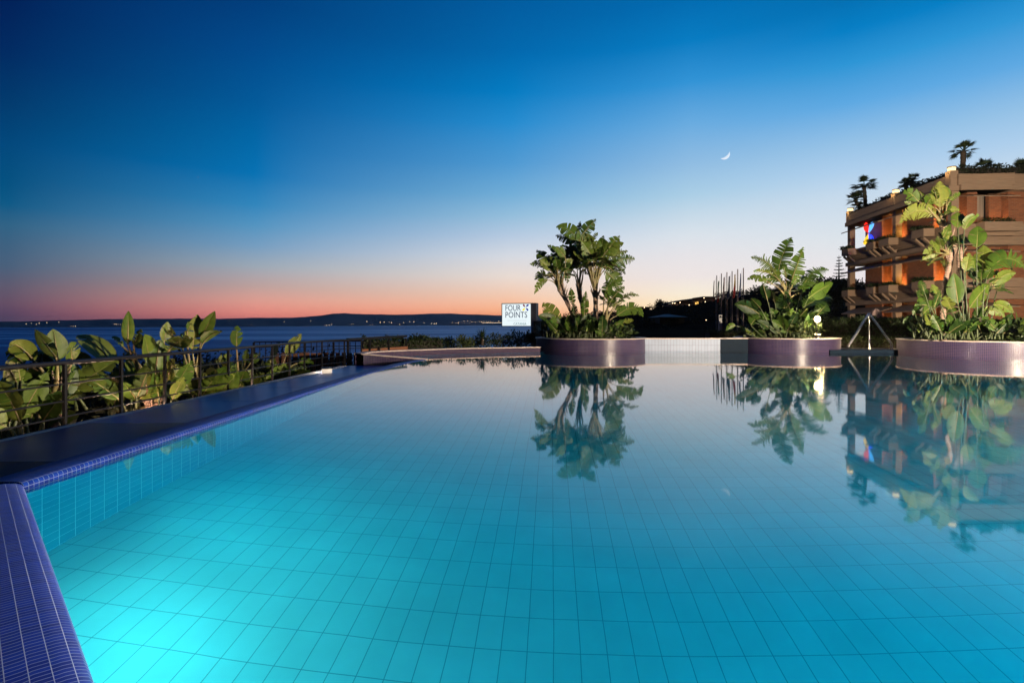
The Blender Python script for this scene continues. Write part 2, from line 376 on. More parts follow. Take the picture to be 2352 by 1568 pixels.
def strelitzia(name, label, base, trunk, leaves, group, rt=.13, seed=1, fill=0, crown=None, spread=.8, tat=.4, tint=(.3,.9), cat='plant', knot=None, fb=0):
    """trunk: points; leaves: (B, T, W, ctrl or None, tatter, knot) in world space"""
    rn = random.Random(seed); t = thing(name, label, cat, base, group)
    fc = Vector(crown) if crown is not None else Vector(trunk[-1])
    kn = Vector(knot) if knot is not None else (Vector(trunk[-1]) if trunk else fc)
    if trunk and len(trunk) > 1:
        mb = MB(); pts = []
        for i in range(len(trunk)-1):
            for k in range(5): pts.append(Vector(trunk[i]).lerp(Vector(trunk[i+1]), k/5))
        pts.append(Vector(trunk[-1])); n = len(pts)
        mb.tube(pts, [rt*(1.15 - .35*math.sin(PI*i/n) + .10*(i % 2) + rn.uniform(-.05,.05)) for i in range(n)], 10)
        # frayed old leaf sheaths at the top of the stem
        for k in range(16):
            a = rn.uniform(0, 2*PI); q = pts[-1 - rn.randrange(min(6, n-1))]
            d = Vector((math.cos(a), math.sin(a), 0))
            mb.tube([q + d*rt*.8, q + d*rt*1.25 + Vector((0,0,.16)), q + d*rt*(1.5+rn.random()*.6) + Vector((0,0,.30+.15*rn.random()))], [.035,.028,.008], 5)
        mb.build('trunk', M['bark'], t)
    cm, st = MB(), MB()
    for lf in leaves:
        B, T, W, ctrl, ta, K = lf
        B, T = Vector(B), Vector(T); K = Vector(K) if K is not None else (kn if trunk else Vector((B.x*.6+base[0]*.4, B.y*.6+base[1]*.4, base[2])))
        ax = T-B; L = ax.length
        ang = rn.uniform(-1.0,.95)
        paddle(cm, B, T, W/max(.62, math.cos(ang)), camn(B, ang, ax, rn.random() < .35), ctrl, rn.uniform(.15,.45), tat if ta is None else ta, rn, rn.uniform(*tint))
        k0 = K + Vector((rn.uniform(-.06,.06), rn.uniform(-.06,.06), -.05)); d0 = (B-ax.normalized()*min(.5, (B-K).length*.4))
        if (B-K).length > .12:
            st.tube([bez(k0, k0.lerp(d0, .55)+Vector((0,0,.12*(B-K).length)), B, q/6) for q in range(7)], [.06,.05,.04,.031,.025,.021,.018] if trunk else [.035,.031,.028,.025,.022,.02,.018], 6, 0 if trunk else 1)
    for k in range(fill):
        a = rn.uniform(0, 2*PI); e = rn.uniform(-.15, 1.25); l = rn.uniform(.55,1.0)*spread
        d = Vector((math.cos(a)*math.cos(e), math.sin(a)*math.cos(e), math.sin(e)))
        g = fc
        if fb:
            a2 = rn.uniform(0, 2*PI); r2 = fb*math.sqrt(rn.random()); g = Vector((base[0]+r2*math.cos(a2), base[1]+r2*math.sin(a2)*.8, base[2]))
            e = rn.uniform(.75, 1.45); l *= 1.15; d = Vector((math.cos(a)*math.cos(e), math.sin(a)*math.cos(e), math.sin(e)))
        B = g + d*l*(.26 if fb else .55) + Vector((0,0,.1)); T = B + d*l*.9 + (Vector((math.cos(a),math.sin(a),0))*.25*l if fb else Vector((0,0,-.25*math.cos(e)*l)))
        paddle(cm, B, T, l*rn.uniform(.42,.62), Vector((rn.uniform(-.5,.5), rn.uniform(-.5,.5), 1)).normalized() if e < .7 else camn(B, rn.uniform(-1,1), d), None, rn.uniform(.2,.5), tat, rn, rn.uniform(0,.45) if fb != .5 else rn.uniform(.2,.95))
        st.tube([g, g.lerp(B, .5)+Vector((0,0,.05)), B], [.03,.022,.016], 5, 1)
    b_ = len(cm.v); cm.v += st.v
    for q, u, m_, c_, sm_ in zip(st.f, st.uv, st.m, st.col, st.sm):
        cm.f.append(tuple(i+b_ for i in q)); cm.uv.append(u); cm.m.append(1+m_); cm.col.append(c_); cm.sm.append(sm_)
    cm.build('crown', [M['leaf'], M['stalk'], M['stalkdark']], t)
    return t
def bush_mb(mb, c, r, n, size, rnd, tint=(.1,.9), shape=1.0, flat=0.15, m=0):
    """leaf sized faces through a lumpy volume"""
    c = Vector(c); lumps = [(Vector((rnd.uniform(-.6,.6)*r[0], rnd.uniform(-.6,.6)*r[1], rnd.uniform(-.45,.62)*r[2])), rnd.uniform(.35,.6)) for _ in range(9)]
    for _ in range(n):
        l, k = rnd.choice(lumps)
        d = Vector((rnd.gauss(0,1), rnd.gauss(0,1), rnd.gauss(0,1))).normalized()*(rnd.random()**.4)
        p = c + l + Vector((d.x*r[0]*k, d.y*r[1]*k, d.z*r[2]*k))
        if p.z < c.z - r[2]: continue
        a = (d*.8 + Vector((rnd.uniform(-.7,.7), rnd.uniform(-.7,.7), rnd.uniform(-.2,.9)))).normalized(); s = size*rnd.uniform(.6,1.4)
        b = a.cross(Vector((rnd.gauss(0,1), rnd.gauss(0,1), rnd.gauss(0,1)))).normalized(); h = a.cross(b)
        q = p + a*s; t = rnd.uniform(*tint)
        mb.face([p, p+a*s*.5+b*s*.22*shape+h*s*.08, q, p+a*s*.5-b*s*.22*shape+h*s*.08], [(0,0),(.5,.5),(1,1),(.5,.5)], m, t)
def hedge_mb(mb, p0, p1, th, z0, z1, n, size, rnd, tint=(.1,.9), wob=.12):
    p0, p1 = Vector(p0), Vector(p1); d = p1-p0; nn = Vector((-d.y, d.x)).normalized()
    ph = [rnd.uniform(0, 6) for _ in range(4)]
    for _ in range(n):
        s = rnd.random(); o = rnd.uniform(-.5,.5)*th; top = z1 + wob*(math.sin(s*17+ph[0])*.5+math.sin(s*41+ph[1])*.4+rnd.uniform(-.5,.5))
        z = z0 + (top-z0)*(rnd.random()**.55)
        if rnd.random() < .35: z = top - rnd.random()*.1
        elif rnd.random() < .55: o = -math.copysign(.5, (1 if nn.y > 0 else -1))*th + rnd.uniform(-.06,.06)
        p = Vector((p0.x+d.x*s+nn.x*o, p0.y+d.y*s+nn.y*o, z))
        a = Vector((rnd.uniform(-1,1), rnd.uniform(-1,1), rnd.uniform(-.1,1.1))).normalized(); q = size*rnd.uniform(.6,1.4)
        b = a.cross(Vector((rnd.gauss(0,1), rnd.gauss(0,1), rnd.gauss(0,1)))).normalized(); h = a.cross(b)
        mb.face([p, p+a*q*.5+b*q*.24+h*q*.08, p+a*q, p+a*q*.5-b*q*.24+h*q*.08], [(0,0),(.5,.5),(1,1),(.5,.5)], 0, rnd.uniform(*tint))
def fan_palm(label, base, h, cr, seed, lean=0, group='palms on the hotel roof', nf=30):
    rn = random.Random(seed); t = thing('fan_palm', label, 'palm tree', base, group); b = Vector(base)
    top = b + Vector((lean, 0, h))
    if h > .3:
        mb = MB(); pts = [b.lerp(top, i/10) + Vector((math.sin(i*.5)*.03, 0, 0)) for i in range(11)]
        mb.tube(pts, [.12*(1+.22*(i % 2)) for i in range(11)], 9); mb.build('trunk', M['palmbark'], t)
    mb = MB()
    for k in range(nf):
        a = 2*PI*k/nf*2.4 + rn.uniform(-.3,.3); e = rn.uniform(-.5, 1.25)
        d = Vector((math.cos(a)*math.cos(e), math.sin(a)*math.cos(e), math.sin(e)))
        L = cr*rn.uniform(.42,.58); hub = top + d*L
        mb.tube([top, top+d*L*.6+Vector((0,0,.03)), hub], [.03,.02,.015], 5, 0, .3)
        sd = d.cross(Vector((0,0,1)))
        if sd.length < .1: sd = Vector((1,0,0))
        sd.normalize(); up = sd.cross(d)
        for q in range(13):
            g = (q-6)/6*1.5
            v = (d*math.cos(g) + sd*math.sin(g)).normalized(); l = cr*.55*(1-.25*abs(q-6)/6)*rn.uniform(.85,1.1)
            w_ = v.cross(up).normalized()*cr*.035; tip = hub+v*l-Vector((0,0,.12*l))
            mb.face([hub, hub+v*l*.5+w_+up*.02, tip, hub+v*l*.5-w_+up*.02], [(.3,0),(.5,.5),(.6,1),(.5,.5)], 0, rn.uniform(0,1))
    mb.build('crown', M['palmleaf'], t); return t
def yucca(label, base, h, r, seed, name='yucca', mat='bush', tint=(.2,1), n=70, group=None, wid=.022):
    rn = random.Random(seed); t = thing(name, label, 'plant', base, group); b = Vector(base); top = b+Vector((0,0,h))
    if h > .1:
        mb = MB(); mb.tube([b, b.lerp(top,.5)+Vector((.03,0,0)), top], [.09,.075,.07], 8); mb.build('trunk', M['palmbark'], t)
    mb = MB()
    for k in range(n):
        a = rn.uniform(0, 2*PI); e = rn.uniform(-.25,1.4)
        d = Vector((math.cos(a)*math.cos(e), math.sin(a)*math.cos(e), math.sin(e))); l = r*rn.uniform(.75,1.1)
        s = d.cross(Vector((0,0,1))).normalized()*wid; tip = top+d*l-Vector((0,0,.12*l*math.cos(e)))
        mid = top+d*l*.5; ti = rn.uniform(*tint)
        mb.face([top-s*.6, top+s*.6, mid+s, mid-s], [(.3,0),(.6,0),(.6,.5),(.3,.5)], 0, ti); mb.face([mid-s, mid+s, tip], [(.3,.5),(.6,.5),(.5,1)], 0, ti)
    mb.build('crown', M[mat], t); return t

# ------------------------------------------------------------------ setting: sea, far shore, terrain
mb = MB()
mb.face([(-21900,-1400,-13),(21900,-1400,-13),(21900,17400,-13),(-21900,17400,-13)])
m, nt, bs = newmat('sea_water'); setp(bs, rough=.33, spec=.5); bs.inputs['Specular Tint'].default_value = (.35,.62,1,1)
f1 = noise(nt, 1, 5, stretch=(.0012,.011,1)); f2 = noise(nt, 1, 3, stretch=(.012,.16,1))
f3 = noise(nt, 1, 4, stretch=(.00018,.0016,1))
mx = nt.nodes.new('ShaderNodeMath'); mx.operation = 'ADD'; nt.links.new(f1, mx.inputs[0]); nt.links.new(f3, mx.inputs[1])
nt.links.new(ramp(nt, mx.outputs[0], [(.80, (.008,.11,.31)), (1.0, (.03,.22,.48)), (1.10, (.12,.40,.66)), (1.2, (.30,.58,.80))]), bs.inputs['Base Color'])  # pale streaks put sky reflections into the base colour
rr = nt.nodes.new('ShaderNodeMapRange'); rr.inputs[1].default_value = .8; rr.inputs[2].default_value = 1.2; rr.inputs[3].default_value = .62; rr.inputs[4].default_value = .42
nt.links.new(mx.outputs[0], rr.inputs[0]); nt.links.new(rr.outputs[0], bs.inputs['Roughness'])
sb = nt.nodes.new('ShaderNodeBump'); sb.inputs['Strength'].default_value = .5; sb.inputs['Distance'].default_value = .8
nt.links.new(f2, sb.inputs['Height']); nt.links.new(sb.outputs[0], bs.inputs['Normal'])
M['sea'] = m
struct(mb.build('sea', M['sea']))

tab = [(-700,2300,739),(0,2500,738.5),(120,2550,736),(230,2700,733),(400,2900,731.5),(480,3000,732),(560,3300,730.5),(640,3700,729.5),(700,4000,728),(740,4300,724.5),(765,4500,720),(790,4700,718),(815,4900,720.5),(860,5300,722.5),(915,5800,722),(980,6500,721),(1030,7000,719.5),(1090,7600,722),(1150,8200,724.5),(1230,8800,726),(1330,9500,728),(1480,11000,734),(1700,13000,738)]
def lerp_tab(x, k):
    for a, b in zip(tab, tab[1:]):
        if a[0] <= x <= b[0]: return a[k] + (b[k]-a[k])*(x-a[0])/(b[0]-a[0])
    return tab[-1][k]
mb = MB(); rows = []
prof = [(1.0,-.02),(1.0,.02),(1.03,.10),(1.08,.22),(1.15,.5),(1.22,.78),(1.3,1),(1.5,.9),(1.9,-.1)]
pxs = [-700 + i*7 for i in range(343)]
for q, (dk, hk) in enumerate(prof):
    row = []
    for px in pxs:
        Y = lerp_tab(px, 1); top = (HY-lerp_tab(px, 2))/F*Y*1.3 + H
        n = math.sin(px*.11)*.35+math.sin(px*.043+2)*.6+math.sin(px*.23+1)*.2
        Yk = Y*(dk + .02*math.sin(px*.05+q))
        z = -13 + (top+13)*hk + (n*2.2*(Y/4000)*(1 if q == 6 else 1.6) if 2 <= q <= 7 else 0)
        row.append(((px-CX)/F*Yk, Yk, z))
    rows.append(row)
mb.grid(rows)
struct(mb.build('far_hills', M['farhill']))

tl = MB(); rt_ = random.Random(5)
spots = [(x/2352*1000*.784, (880+y/2352*1000)*.784-.3, .8) for x, y in ((216,158),(180,163),(250,165),(323,153),(405,150),(270,158),(490,178),(505,180),(520,179),(788,165),(800,165),(815,165),(830,165),(845,165),(1478,152),(1580,143),(1730,165),(2140,142),(1958,147),(2250,172),(2268,170),(2280,160),(2285,168),(2240,173))]
spots += [(784+x/3, 666.4+y/3-.3, 1.0) for x, y in ((70,233),(85,233),(172,210),(176,216),(200,238),(215,238),(268,222),(295,220),(330,222),(345,224),(402,237),(430,224),(470,218),(500,219),(620,230),(640,231),(655,230),(570,226),(765,224),(790,226),(810,219),(830,222),(850,226),(870,214),(885,226),(900,220),(925,222),(950,217),(965,219),(980,216),(1000,216),(1015,218),(1030,217),(1045,219),(1085,215),(1095,225),(805,228),(845,214),(890,212),(1005,224))]
for px, py, k in spots:
    Y = lerp_tab(px, 1)*(.985); p = at(px, py, Y); r = Y/F*.33*rt_.uniform(.7,1.5)*k*1.2
    tl.ball(p, r, 0, 6, 4)
Y = 7000; a, b = at(1190, 757, Y*.9), None
for q in range(26):
    px = 1185+q*1.7 if False else 1108 + q*1.7
    p = at(px-.0, 741.2, lerp_tab(px,1)*.98); tl.ball(p, lerp_tab(px,1)/F*.38, 0, 6, 4)
o = tl.build('town_lights', M['town']); o['kind'] = 'stuff'; o['label'] = 'scatter of warm town lamps along the far shore'; o['category'] = 'lights'

# water outline of the pool
COR = (-3.855, 4.04)
edgeL = [COR, (-3.83,6), (-3.82,9), (-3.80,12), (-3.75,14), (-3.56,16.8), (-3.16,18.9)]
back = [(-5.42,18.95), (-5.42,20), (-4.40,21.2), (-2.55,22.8), (1.1,24.3), (3.9,26), (6.3,24.75), (11.6,24.75), (13.6,25.2), (14.5,23.4), (17.8,23.4), (20.4,22.5), (23.5,20)]
right = [(20,16.2), (14.8,8), (10,.5), (5.5,-2.6)]
near = [(2.94,-2.32)]
OUT = edgeL + back + right + near
def inside(x, y, poly):
    c = False; n = len(poly)
    for i in range(n):
        x1, y1 = poly[i]; x2, y2 = poly[i-1]
        if (y1 > y) != (y2 > y) and x < (x2-x1)*(y-y1)/(y2-y1)+x1: c = not c
    return c
def smooth(a, b, x): t = max(0, min(1, (x-a)/(b-a))); return t*t*(3-2*t)
def ground_z(x, y):
    z = .04
    z -= .95*smooth(-6.0, -7.0, x)
    z -= 13*smooth(-14, -36, x)
    fr = smooth(29, 46, y)*(1-smooth(-2, 9, x))
    z -= 14*fr
    z += .45*smooth(25.5, 29, y)*smooth(6, 14, x)
    if y < 26.5 and x > -7 and z > -2.3:
        for dx in (-1.6,0,1.6):
            for dy in (-1.6,0,1.6):
                if inside(x+dx, y+dy, OUT): return -2.6
    if -7.2 < x < -3 and y < 21.5: return min(z, -.8)
    return z
mb = MB(); nx, ny = 131, 101
mb.grid([[(-70+i*1.5, -30+j*1.5, ground_z(-70+i*1.5, -30+j*1.5)) for i in range(nx)] for j in range(ny)])
struct(mb.build('ground', M['ground']))
mb = MB(); mb.box(13.2, 40, 24.6, 29.6, -.3, .10); mb.box(-30, 3.0, -14, -3.0, -.9, .0)
struct(mb.build('pool_deck', M['deck']))

# dark hill on the right, polar height field
ridge = [(1225,60,739),(1330,90,731),(1420,150,722),(1474,170,708),(1493,170,710),(1512,175,704),(1590,180,698),(1640,185,686),(1700,150,676),(1760,120,674),(1850,105,664),(1900,100,652),(1950,100,655),(2100,100,660),(2352,110,655),(2700,130,650)]
def rt(x, k):
    for a, b in zip(ridge, ridge[1:]):
        if a[0] <= x <= b[0]: return a[k]+(b[k]-a[k])*(x-a[0])/(b[0]-a[0])
    return ridge[0][k] if x < ridge[0][0] else ridge[-1][k]
def hill_pt(px, q):
    """q 0..1 from the foot to the ridge, above 1 down the far side"""
    Yr = rt(px,1); top = H+(HY-rt(px,2)-2)/F*Yr; Y0 = 44
    Y = Y0+(Yr-Y0)*q
    z = -1.2 + (top+1.2)*(smooth(0,1,q)**1.15 if q <= 1 else 1-.9*smooth(1,1.6,q))
    z += (math.sin(px*.09+q*9)*.35+math.sin(px*.031+q*4)*.5)*min(q,1)*(1-min(q,1))*2.2
    if px < 1420: z -= 4*(1-q)*smooth(1420,1225,px)
    return Vector(((px-CX)/F*Y, Y, z))
mb = MB(); mb.grid([[hill_pt(1225+i*10, q/16*1.6) for i in range(148)] for q in range(17)])
struct(mb.build('hill', M['hill']))
mb = MB(); rs = random.Random(11)
for k in range(620):
    px = rs.uniform(1300, 1990); q = rs.uniform(.08,1.02) if k < 330 else rs.uniform(.93,1.01)
    if q > .62 and (1536 < px < 1648 or 1470 < px < 1496): continue
    p = hill_pt(px, q); s = rs.uniform(.5,1.25)*(1.0 if q < .9 else .8)*(p.y/130)**.5
    bush_mb(mb, p+Vector((0,0,s*.5)), (s*1.5, s*1.2, s*.95), 46, .34*s+.12, rs, (0,1))
o = mb.build('hillside_scrub', M['scrub']); o['kind'] = 'stuff'; o['label'] = 'dark scrub and bushes covering the hillside'; o['category'] = 'scrub'
mb = MB(); rs = random.Random(12)
for k in range(90):
    x = rs.uniform(-30,-12.5); y = 34+rs.uniform(-4,8)
    bush_mb(mb, (x, y, -2.0+rs.uniform(-.5,.3)), (1.3,1.1,1.3), 60, .3, rs, (0,1))
o = mb.build('slope_scrub', M['scrub']); o['kind'] = 'stuff'; o['label'] = 'low dark scrub on the slope above the sea'; o['category'] = 'scrub'

# ------------------------------------------------------------------ the pool
pool = thing('swimming_pool', 'large blue tiled overflow pool filling the foreground', 'swimming pool', (4, 10, 0))
D = 1.755
mb = MB(); yaw = .0767
flo = [(x, y) for x, y in OUT]
ca, sa = math.cos(yaw), math.sin(yaw)
mb.face([(x, y, -D) for x, y in flo][::-1], [(x*ca-y*sa-.0256, x*sa+y*ca-3.478) for x, y in flo][::-1])
mb.build('pool_floor', M['floor'], pool)
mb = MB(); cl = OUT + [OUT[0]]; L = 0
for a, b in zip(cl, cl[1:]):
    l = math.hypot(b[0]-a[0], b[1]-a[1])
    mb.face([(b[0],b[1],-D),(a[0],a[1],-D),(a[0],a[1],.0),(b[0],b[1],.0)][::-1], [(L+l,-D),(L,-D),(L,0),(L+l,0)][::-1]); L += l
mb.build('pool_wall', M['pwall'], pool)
prof = [(0,-.16),(0,.03),(.008,.045),(.022,.055),(.045,.060),(.30,.060),(.325,.05),(.335,.03),(.335,-.25)]
mb = MB(); pth = [(-3.855,4.04)] + edgeL[1:]
zs = [1, 1, .75, .45, .3, .25, .25]
mb.sweep(pth, prof, zs=zs)
c1 = mb.build('overflow_coping', M['coping'], pool)
prof = [(0,-.16),(0,.02),(.012,.04),(.04,.056),(.09,.066),(.18,.074),(.30,.078),(.45,.076),(.62,.070),(.66,.055),(.67,.03),(.67,-.3)]
mb = MB(); mb.sweep([(5.5,-2.6), (2.94,-2.32), COR], prof)
# mitre the near coping into the overflow coping
mb.build('cobalt_coping', M['cobalt'], pool)
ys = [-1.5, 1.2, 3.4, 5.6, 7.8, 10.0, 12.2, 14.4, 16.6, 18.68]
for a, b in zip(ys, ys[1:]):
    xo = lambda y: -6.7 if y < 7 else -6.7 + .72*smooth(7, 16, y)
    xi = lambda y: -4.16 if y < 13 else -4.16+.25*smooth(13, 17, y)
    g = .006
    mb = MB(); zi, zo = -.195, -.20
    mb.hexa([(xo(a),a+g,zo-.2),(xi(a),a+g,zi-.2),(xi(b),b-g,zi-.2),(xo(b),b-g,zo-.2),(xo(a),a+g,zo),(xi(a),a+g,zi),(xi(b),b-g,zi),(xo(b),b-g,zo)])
    mb.build('gutter_slab', M['gutter'] if b < 7 else (M['midgutter'] if b < 9 else M['skygutter']), pool)  # dark-to-blue gradient of light along the gutter, painted as slab colours
for b in ys[1:-1]:
    x_ = -6.7 if b < 7 else -6.7+.72*smooth(7,16,b); mb = MB()
    mb.hexa([(x_,b-.02,-.34),(-4.17,b-.02,-.34),(-4.17,b+.02,-.34),(x_,b+.02,-.34),(x_,b-.02,-.203),(-4.17,b-.02,-.199),(-4.17,b+.02,-.199),(x_,b+.02,-.203)])
    mb.build('gutter_joint', M['joint'], pool)
mb = MB(); mb.box(14.45, 17.85, 23.25, 24.62, -D, .14); mb.build('entry_ledge', M['teal'], pool)
# water
m, nt, bs = newmat('pool_water'); nt.nodes.remove(bs)
rf = nt.nodes.new('ShaderNodeBsdfRefraction'); rf.inputs['IOR'].default_value = 1.333; rf.inputs['Color'].default_value = (.34,.97,1,1); rf.inputs['Roughness'].default_value = 0
gl = nt.nodes.new('ShaderNodeBsdfGlossy'); gl.inputs['Roughness'].default_value = .035; gl.inputs['Color'].default_value = (1,1,1,1)
fr = nt.nodes.new('ShaderNodeFresnel'); fr.inputs['IOR'].default_value = 1.95
mx = nt.nodes.new('ShaderNodeMixShader'); nt.links.new(fr.outputs[0], mx.inputs[0]); nt.links.new(rf.outputs[0], mx.inputs[1]); nt.links.new(gl.outputs[0], mx.inputs[2])
f = noise(nt, .5, 2); b = nt.nodes.new('ShaderNodeBump'); b.inputs['Strength'].default_value = .04; b.inputs['Distance'].default_value = .05
nt.links.new(f, b.inputs['Height'])
for n in (gl, rf): nt.links.new(b.outputs[0], n.inputs['Normal'])
nt.links.new(mx.outputs[0], nt.nodes['Material Output'].inputs[0]); M['water'] = m
mb = MB(); mb.face([(x, y, 0) for x, y in OUT][::-1]); struct(mb.build('pool_water', m))

# low mosaic wall with pale coping at the far left of the pool
lw = thing('mosaic_wall', 'low curved mosaic wall with pale stone coping at the far left of the pool', 'wall', (-4, 21, 0))
wp = [(-5.50,18.92), (-5.52,19.5), (-5.42,20.1), (-5.0,20.8), (-4.40,21.35), (-3.5,22.1), (-2.55,22.85), (-1,23.6), (1.35,24.45)]
def spline(P, n=6):
    out = []
    for i in range(len(P)-1):
        p0, p1, p2, p3 = (Vector(P[max(i-1,0)]), Vector(P[i]), Vector(P[i+1]), Vector(P[min(i+2,len(P)-1)]))
        for k in range(n):
            t = k/n; out.append(tuple(.5*((2*p1)+(p2-p0)*t+(2*p0-5*p1+4*p2-p3)*t*t+(3*p1-p0-3*p2+p3)*t**3)))
    return out + [tuple(P[-1])]
wp = spline(wp)
mb = MB(); mb.sweep(wp, [(0,-.6),(0,.195)], smooth=True, flip=1); mb.sweep(wp, [(.28,.195),(.28,-.6)], smooth=True, flip=1); mb.build('wall_face', M['mattemosaic'], lw)
mb = MB(); mb.sweep(wp, [(-.04,.198),(-.04,.235),(.32,.235),(.32,.198),(-.04,.198)], smooth=False, flip=1); mb.build('wall_coping', M['cap'], lw)
A, B_ = Vector((-5.56,18.78,.235)), Vector((-3.14,18.95,.03))
mb = MB(); mb.bar(A+Vector((.02,.1,-.018)), B_+Vector((0,.05,-.018)), .26, .036); mb.build('wall_coping', M['cap'], lw)
mb = MB()
for k in range(24):
    p, q = A.lerp(B_, k/24), A.lerp(B_, (k+1)/24); u0, u1 = k/24*2.42, (k+1)/24*2.42
    y0 = 18.80+.1*k/24; y1 = 18.80+.1*(k+1)/24
    mb.face([(p.x+.1,y0,-.6),(q.x+.1,y1,-.6),(q.x+.1,y1,q.z-.037),(p.x+.1,y0,p.z-.037)], [(u0,-.6),(u1,-.6),(u1,q.z),(u0,p.z)])
mb.build('outer_face', M['mosaic'], lw)

# planters
def ring(cx, cy, r, a0=0, a1=2*PI, n=72): return [(cx+r*math.cos(a0+(a1-a0)*i/n), cy+r*math.sin(a0+(a1-a0)*i/n)) for i in range(n)]
def planter(label, cx, cy, r, top, grp='round mosaic planters at the pool edge'):
    t = thing('planter', label, 'planter', (cx, cy, -D), grp)
    mb = MB(); P = ring(cx, cy, r)
    mb.sweep(P, [(0,-D),(0,top-.045)], closed=True, flip=-1); mb.build('planter_wall', M['mosaic'], t)
    mb = MB(); mb.sweep(P, [(-.0,top-.044),(-.035,top-.04),(-.045,top-.02),(-.035,top),(.24,top),(.25,top-.25)], closed=True, smooth=False, flip=-1); mb.build('planter_rim', M['cap'], t)
    mb = MB(); mb.face([(x, y, top-.08) for x, y in ring(cx, cy, r-.24)]); mb.build('soil', M['soil'], t)
    return t
planter('round mosaic planter holding the tall clump with four trunks, beside the lit sign', 3.93, 25.8, 2.72, .65)
planter('round mosaic planter holding the bushy plant, between white wall and handrail', 13.62, 25.55, 2.36, .66)
planter('widest mosaic planter, cut by the frame, in front of the brick hotel', 20.4, 21.84, 3.2, .66)
ww = thing('tiled_wall', 'white tiled low wall between two round planters', 'wall', (9, 24.9, -D))
mb = MB(); mb.box(6.0, 10.05, 24.7, 25.1, -D, .60); mb.build('wall_face', M['white'], ww)
mb = MB(); mb.box(6.0, 10.05, 24.66, 25.14, .603, .64); mb.build('wall_coping', M['cap'], ww)
mb = MB(); mb.box(10.052, 11.6, 24.74, 25.1, -D, .60); mb.build('end_block', M['teal'], ww)  # face in shade, its darkness put into the tile colour
mb = MB(); mb.box(10.052, 11.5, 24.70, 25.14, .603, .645); mb.build('wall_coping', M['cap'], ww)

# ------------------------------------------------------------------ railing, gutter edge things
RX = -6.78
rail = thing('metal_railing', 'dark metal railing running along the left pool edge', 'railing', (RX, 12, -.25))
mb = MB(); pth = [Vector((RX, y, .72)) for y in (2,6,10,14,17)] + [Vector((-6.6,18.2,.72)), Vector((-6.15,19.3,.72)), Vector((-5.85,19.9,.72))]
mb.tube(pth, .036, 10); mb.build('handrail', M['iron'], rail)
for k, z in enumerate((.40,.14,-.10)):
    mb = MB(); mb.tube([p+Vector((0,0,z-.72)) for p in pth], .015, 6); mb.build('rail_bar', M['iron'], rail)
yy = [4.4+1.12*k for k in range(-1, 13)] + [19.0, 19.9]
for y in yy:
    x = RX if y < 17.2 else (-6.62 if y < 18.6 else (-6.22 if y < 19.5 else -5.85))
    mb = MB(); mb.box(x-.022, x+.022, y-.022, y+.022, -.5, .69); mb.build('post', M['iron'], rail)
t = thing('metal_railing', 'dark flat topped railing turning the corner behind the low mosaic wall', 'railing', (-5.5,22.5,-.3))
mb = MB(); mb.bar((-6.6,20.6,.70), (-5.1,24.6,.74), .16, .10); mb.build('handrail', M['iron'], t)
for k in range(4):
    p = Vector((-6.6,20.6,0)).lerp(Vector((-5.1,24.6,0)), k/3); mb = MB(); mb.box(p.x-.04,p.x+.04,p.y-.04,p.y+.04,-.6,.64); mb.build('post', M['iron'], t)
t = thing('picket_railing', 'dark picket balustrade in front of the sea, beyond the slatted fence', 'railing', (-9.3,24.5,-.4))
mb = MB(); mb.bar((-12.2,24.2,.47),(-6.9,25.2,.50),.06,.05); mb.build('top_rail', M['iron'], t)
mb = MB(); mb.bar((-12.2,24.2,.22),(-6.9,25.2,.25),.04,.04); mb.build('middle_rail', M['iron'], t)
mb = MB(); mb.bar((-12.2,24.2,-.28),(-6.9,25.2,-.25),.04,.04); mb.build('bottom_rail', M['iron'], t)
for k in range(22):
    p = Vector((-12.2,24.2,0)).lerp(Vector((-6.9,25.2,0)), k/21); r = .014 if k % 7 else .04
    mb = MB(); mb.box(p.x-r,p.x+r,p.y-r,p.y+r,-.6,.45); mb.build('picket' if k % 7 else 'post', M['iron'], t)
fe = thing('timber_fence', 'brown vertical board fence behind the dark railing', 'fence', (-7,21,-1))
for k in range(17):
    p = Vector((-9.6,20.9,0)).lerp(Vector((-5.75,21.3,0)), k/16)
    mb = MB(); mb.box(p.x-.085,p.x+.085,p.y-.015,p.y+.015,-1.4,.12+.012*(k % 3)); mb.build('board', M['wood'], fe)
mb = MB(); mb.box(-9.8,-5.7,21.36,21.40,-.9,-.75); mb.build('cross_rail', M['wood'], fe)
t = thing('brick_wall', 'low brown brick garden wall below the green hedge', 'wall', (-5.5,24,-1))
mb = MB(); mb.hexa([(-6.9,23.4,-1),(-4.95,24.3,-1),(-5.05,24.6,-1),(-7.0,23.7,-1),(-6.9,23.4,.16),(-4.95,24.3,.26),(-5.05,24.6,.26),(-7.0,23.7,.16)]); mb.build('wall_face', M['brick'], t)
bl = thing('bollard_lamp', 'squat white lantern with dark lid at the foot of the railing', 'lamp', (-7.25, 15.6, -.8))
p = at(751, 850, 15.9); mb = MB(); mb.tube([(p.x,p.y,-.8),(p.x,p.y,p.z+.05)], .15, 20); mb.build('lamp_body', glow('lantern_glow', (1,.80,.62), .85), bl)
mb = MB(); mb.tube([(p.x,p.y,p.z+.052),(p.x,p.y,p.z+.085)], .18, 20); mb.build('lamp_lid', M['iron'], bl)
lamp('lantern_light', 'POINT', (p.x-.22, p.y+.22, p.z), 12, (1,.85,.7), .03)
st = MB(); st.hexa([(-6.74,3,-.4),(-6.705,3,-.4),(-5.99,18.5,-.4),(-6.2,18.5,-.4),(-6.74,3,-.19),(-6.705,3,-.19),(-5.99,18.5,-.19),(-6.2,18.5,-.19)])
struct(st.build('kerb', plain('pale_kerb', (.5,.5,.5), None, .8)))

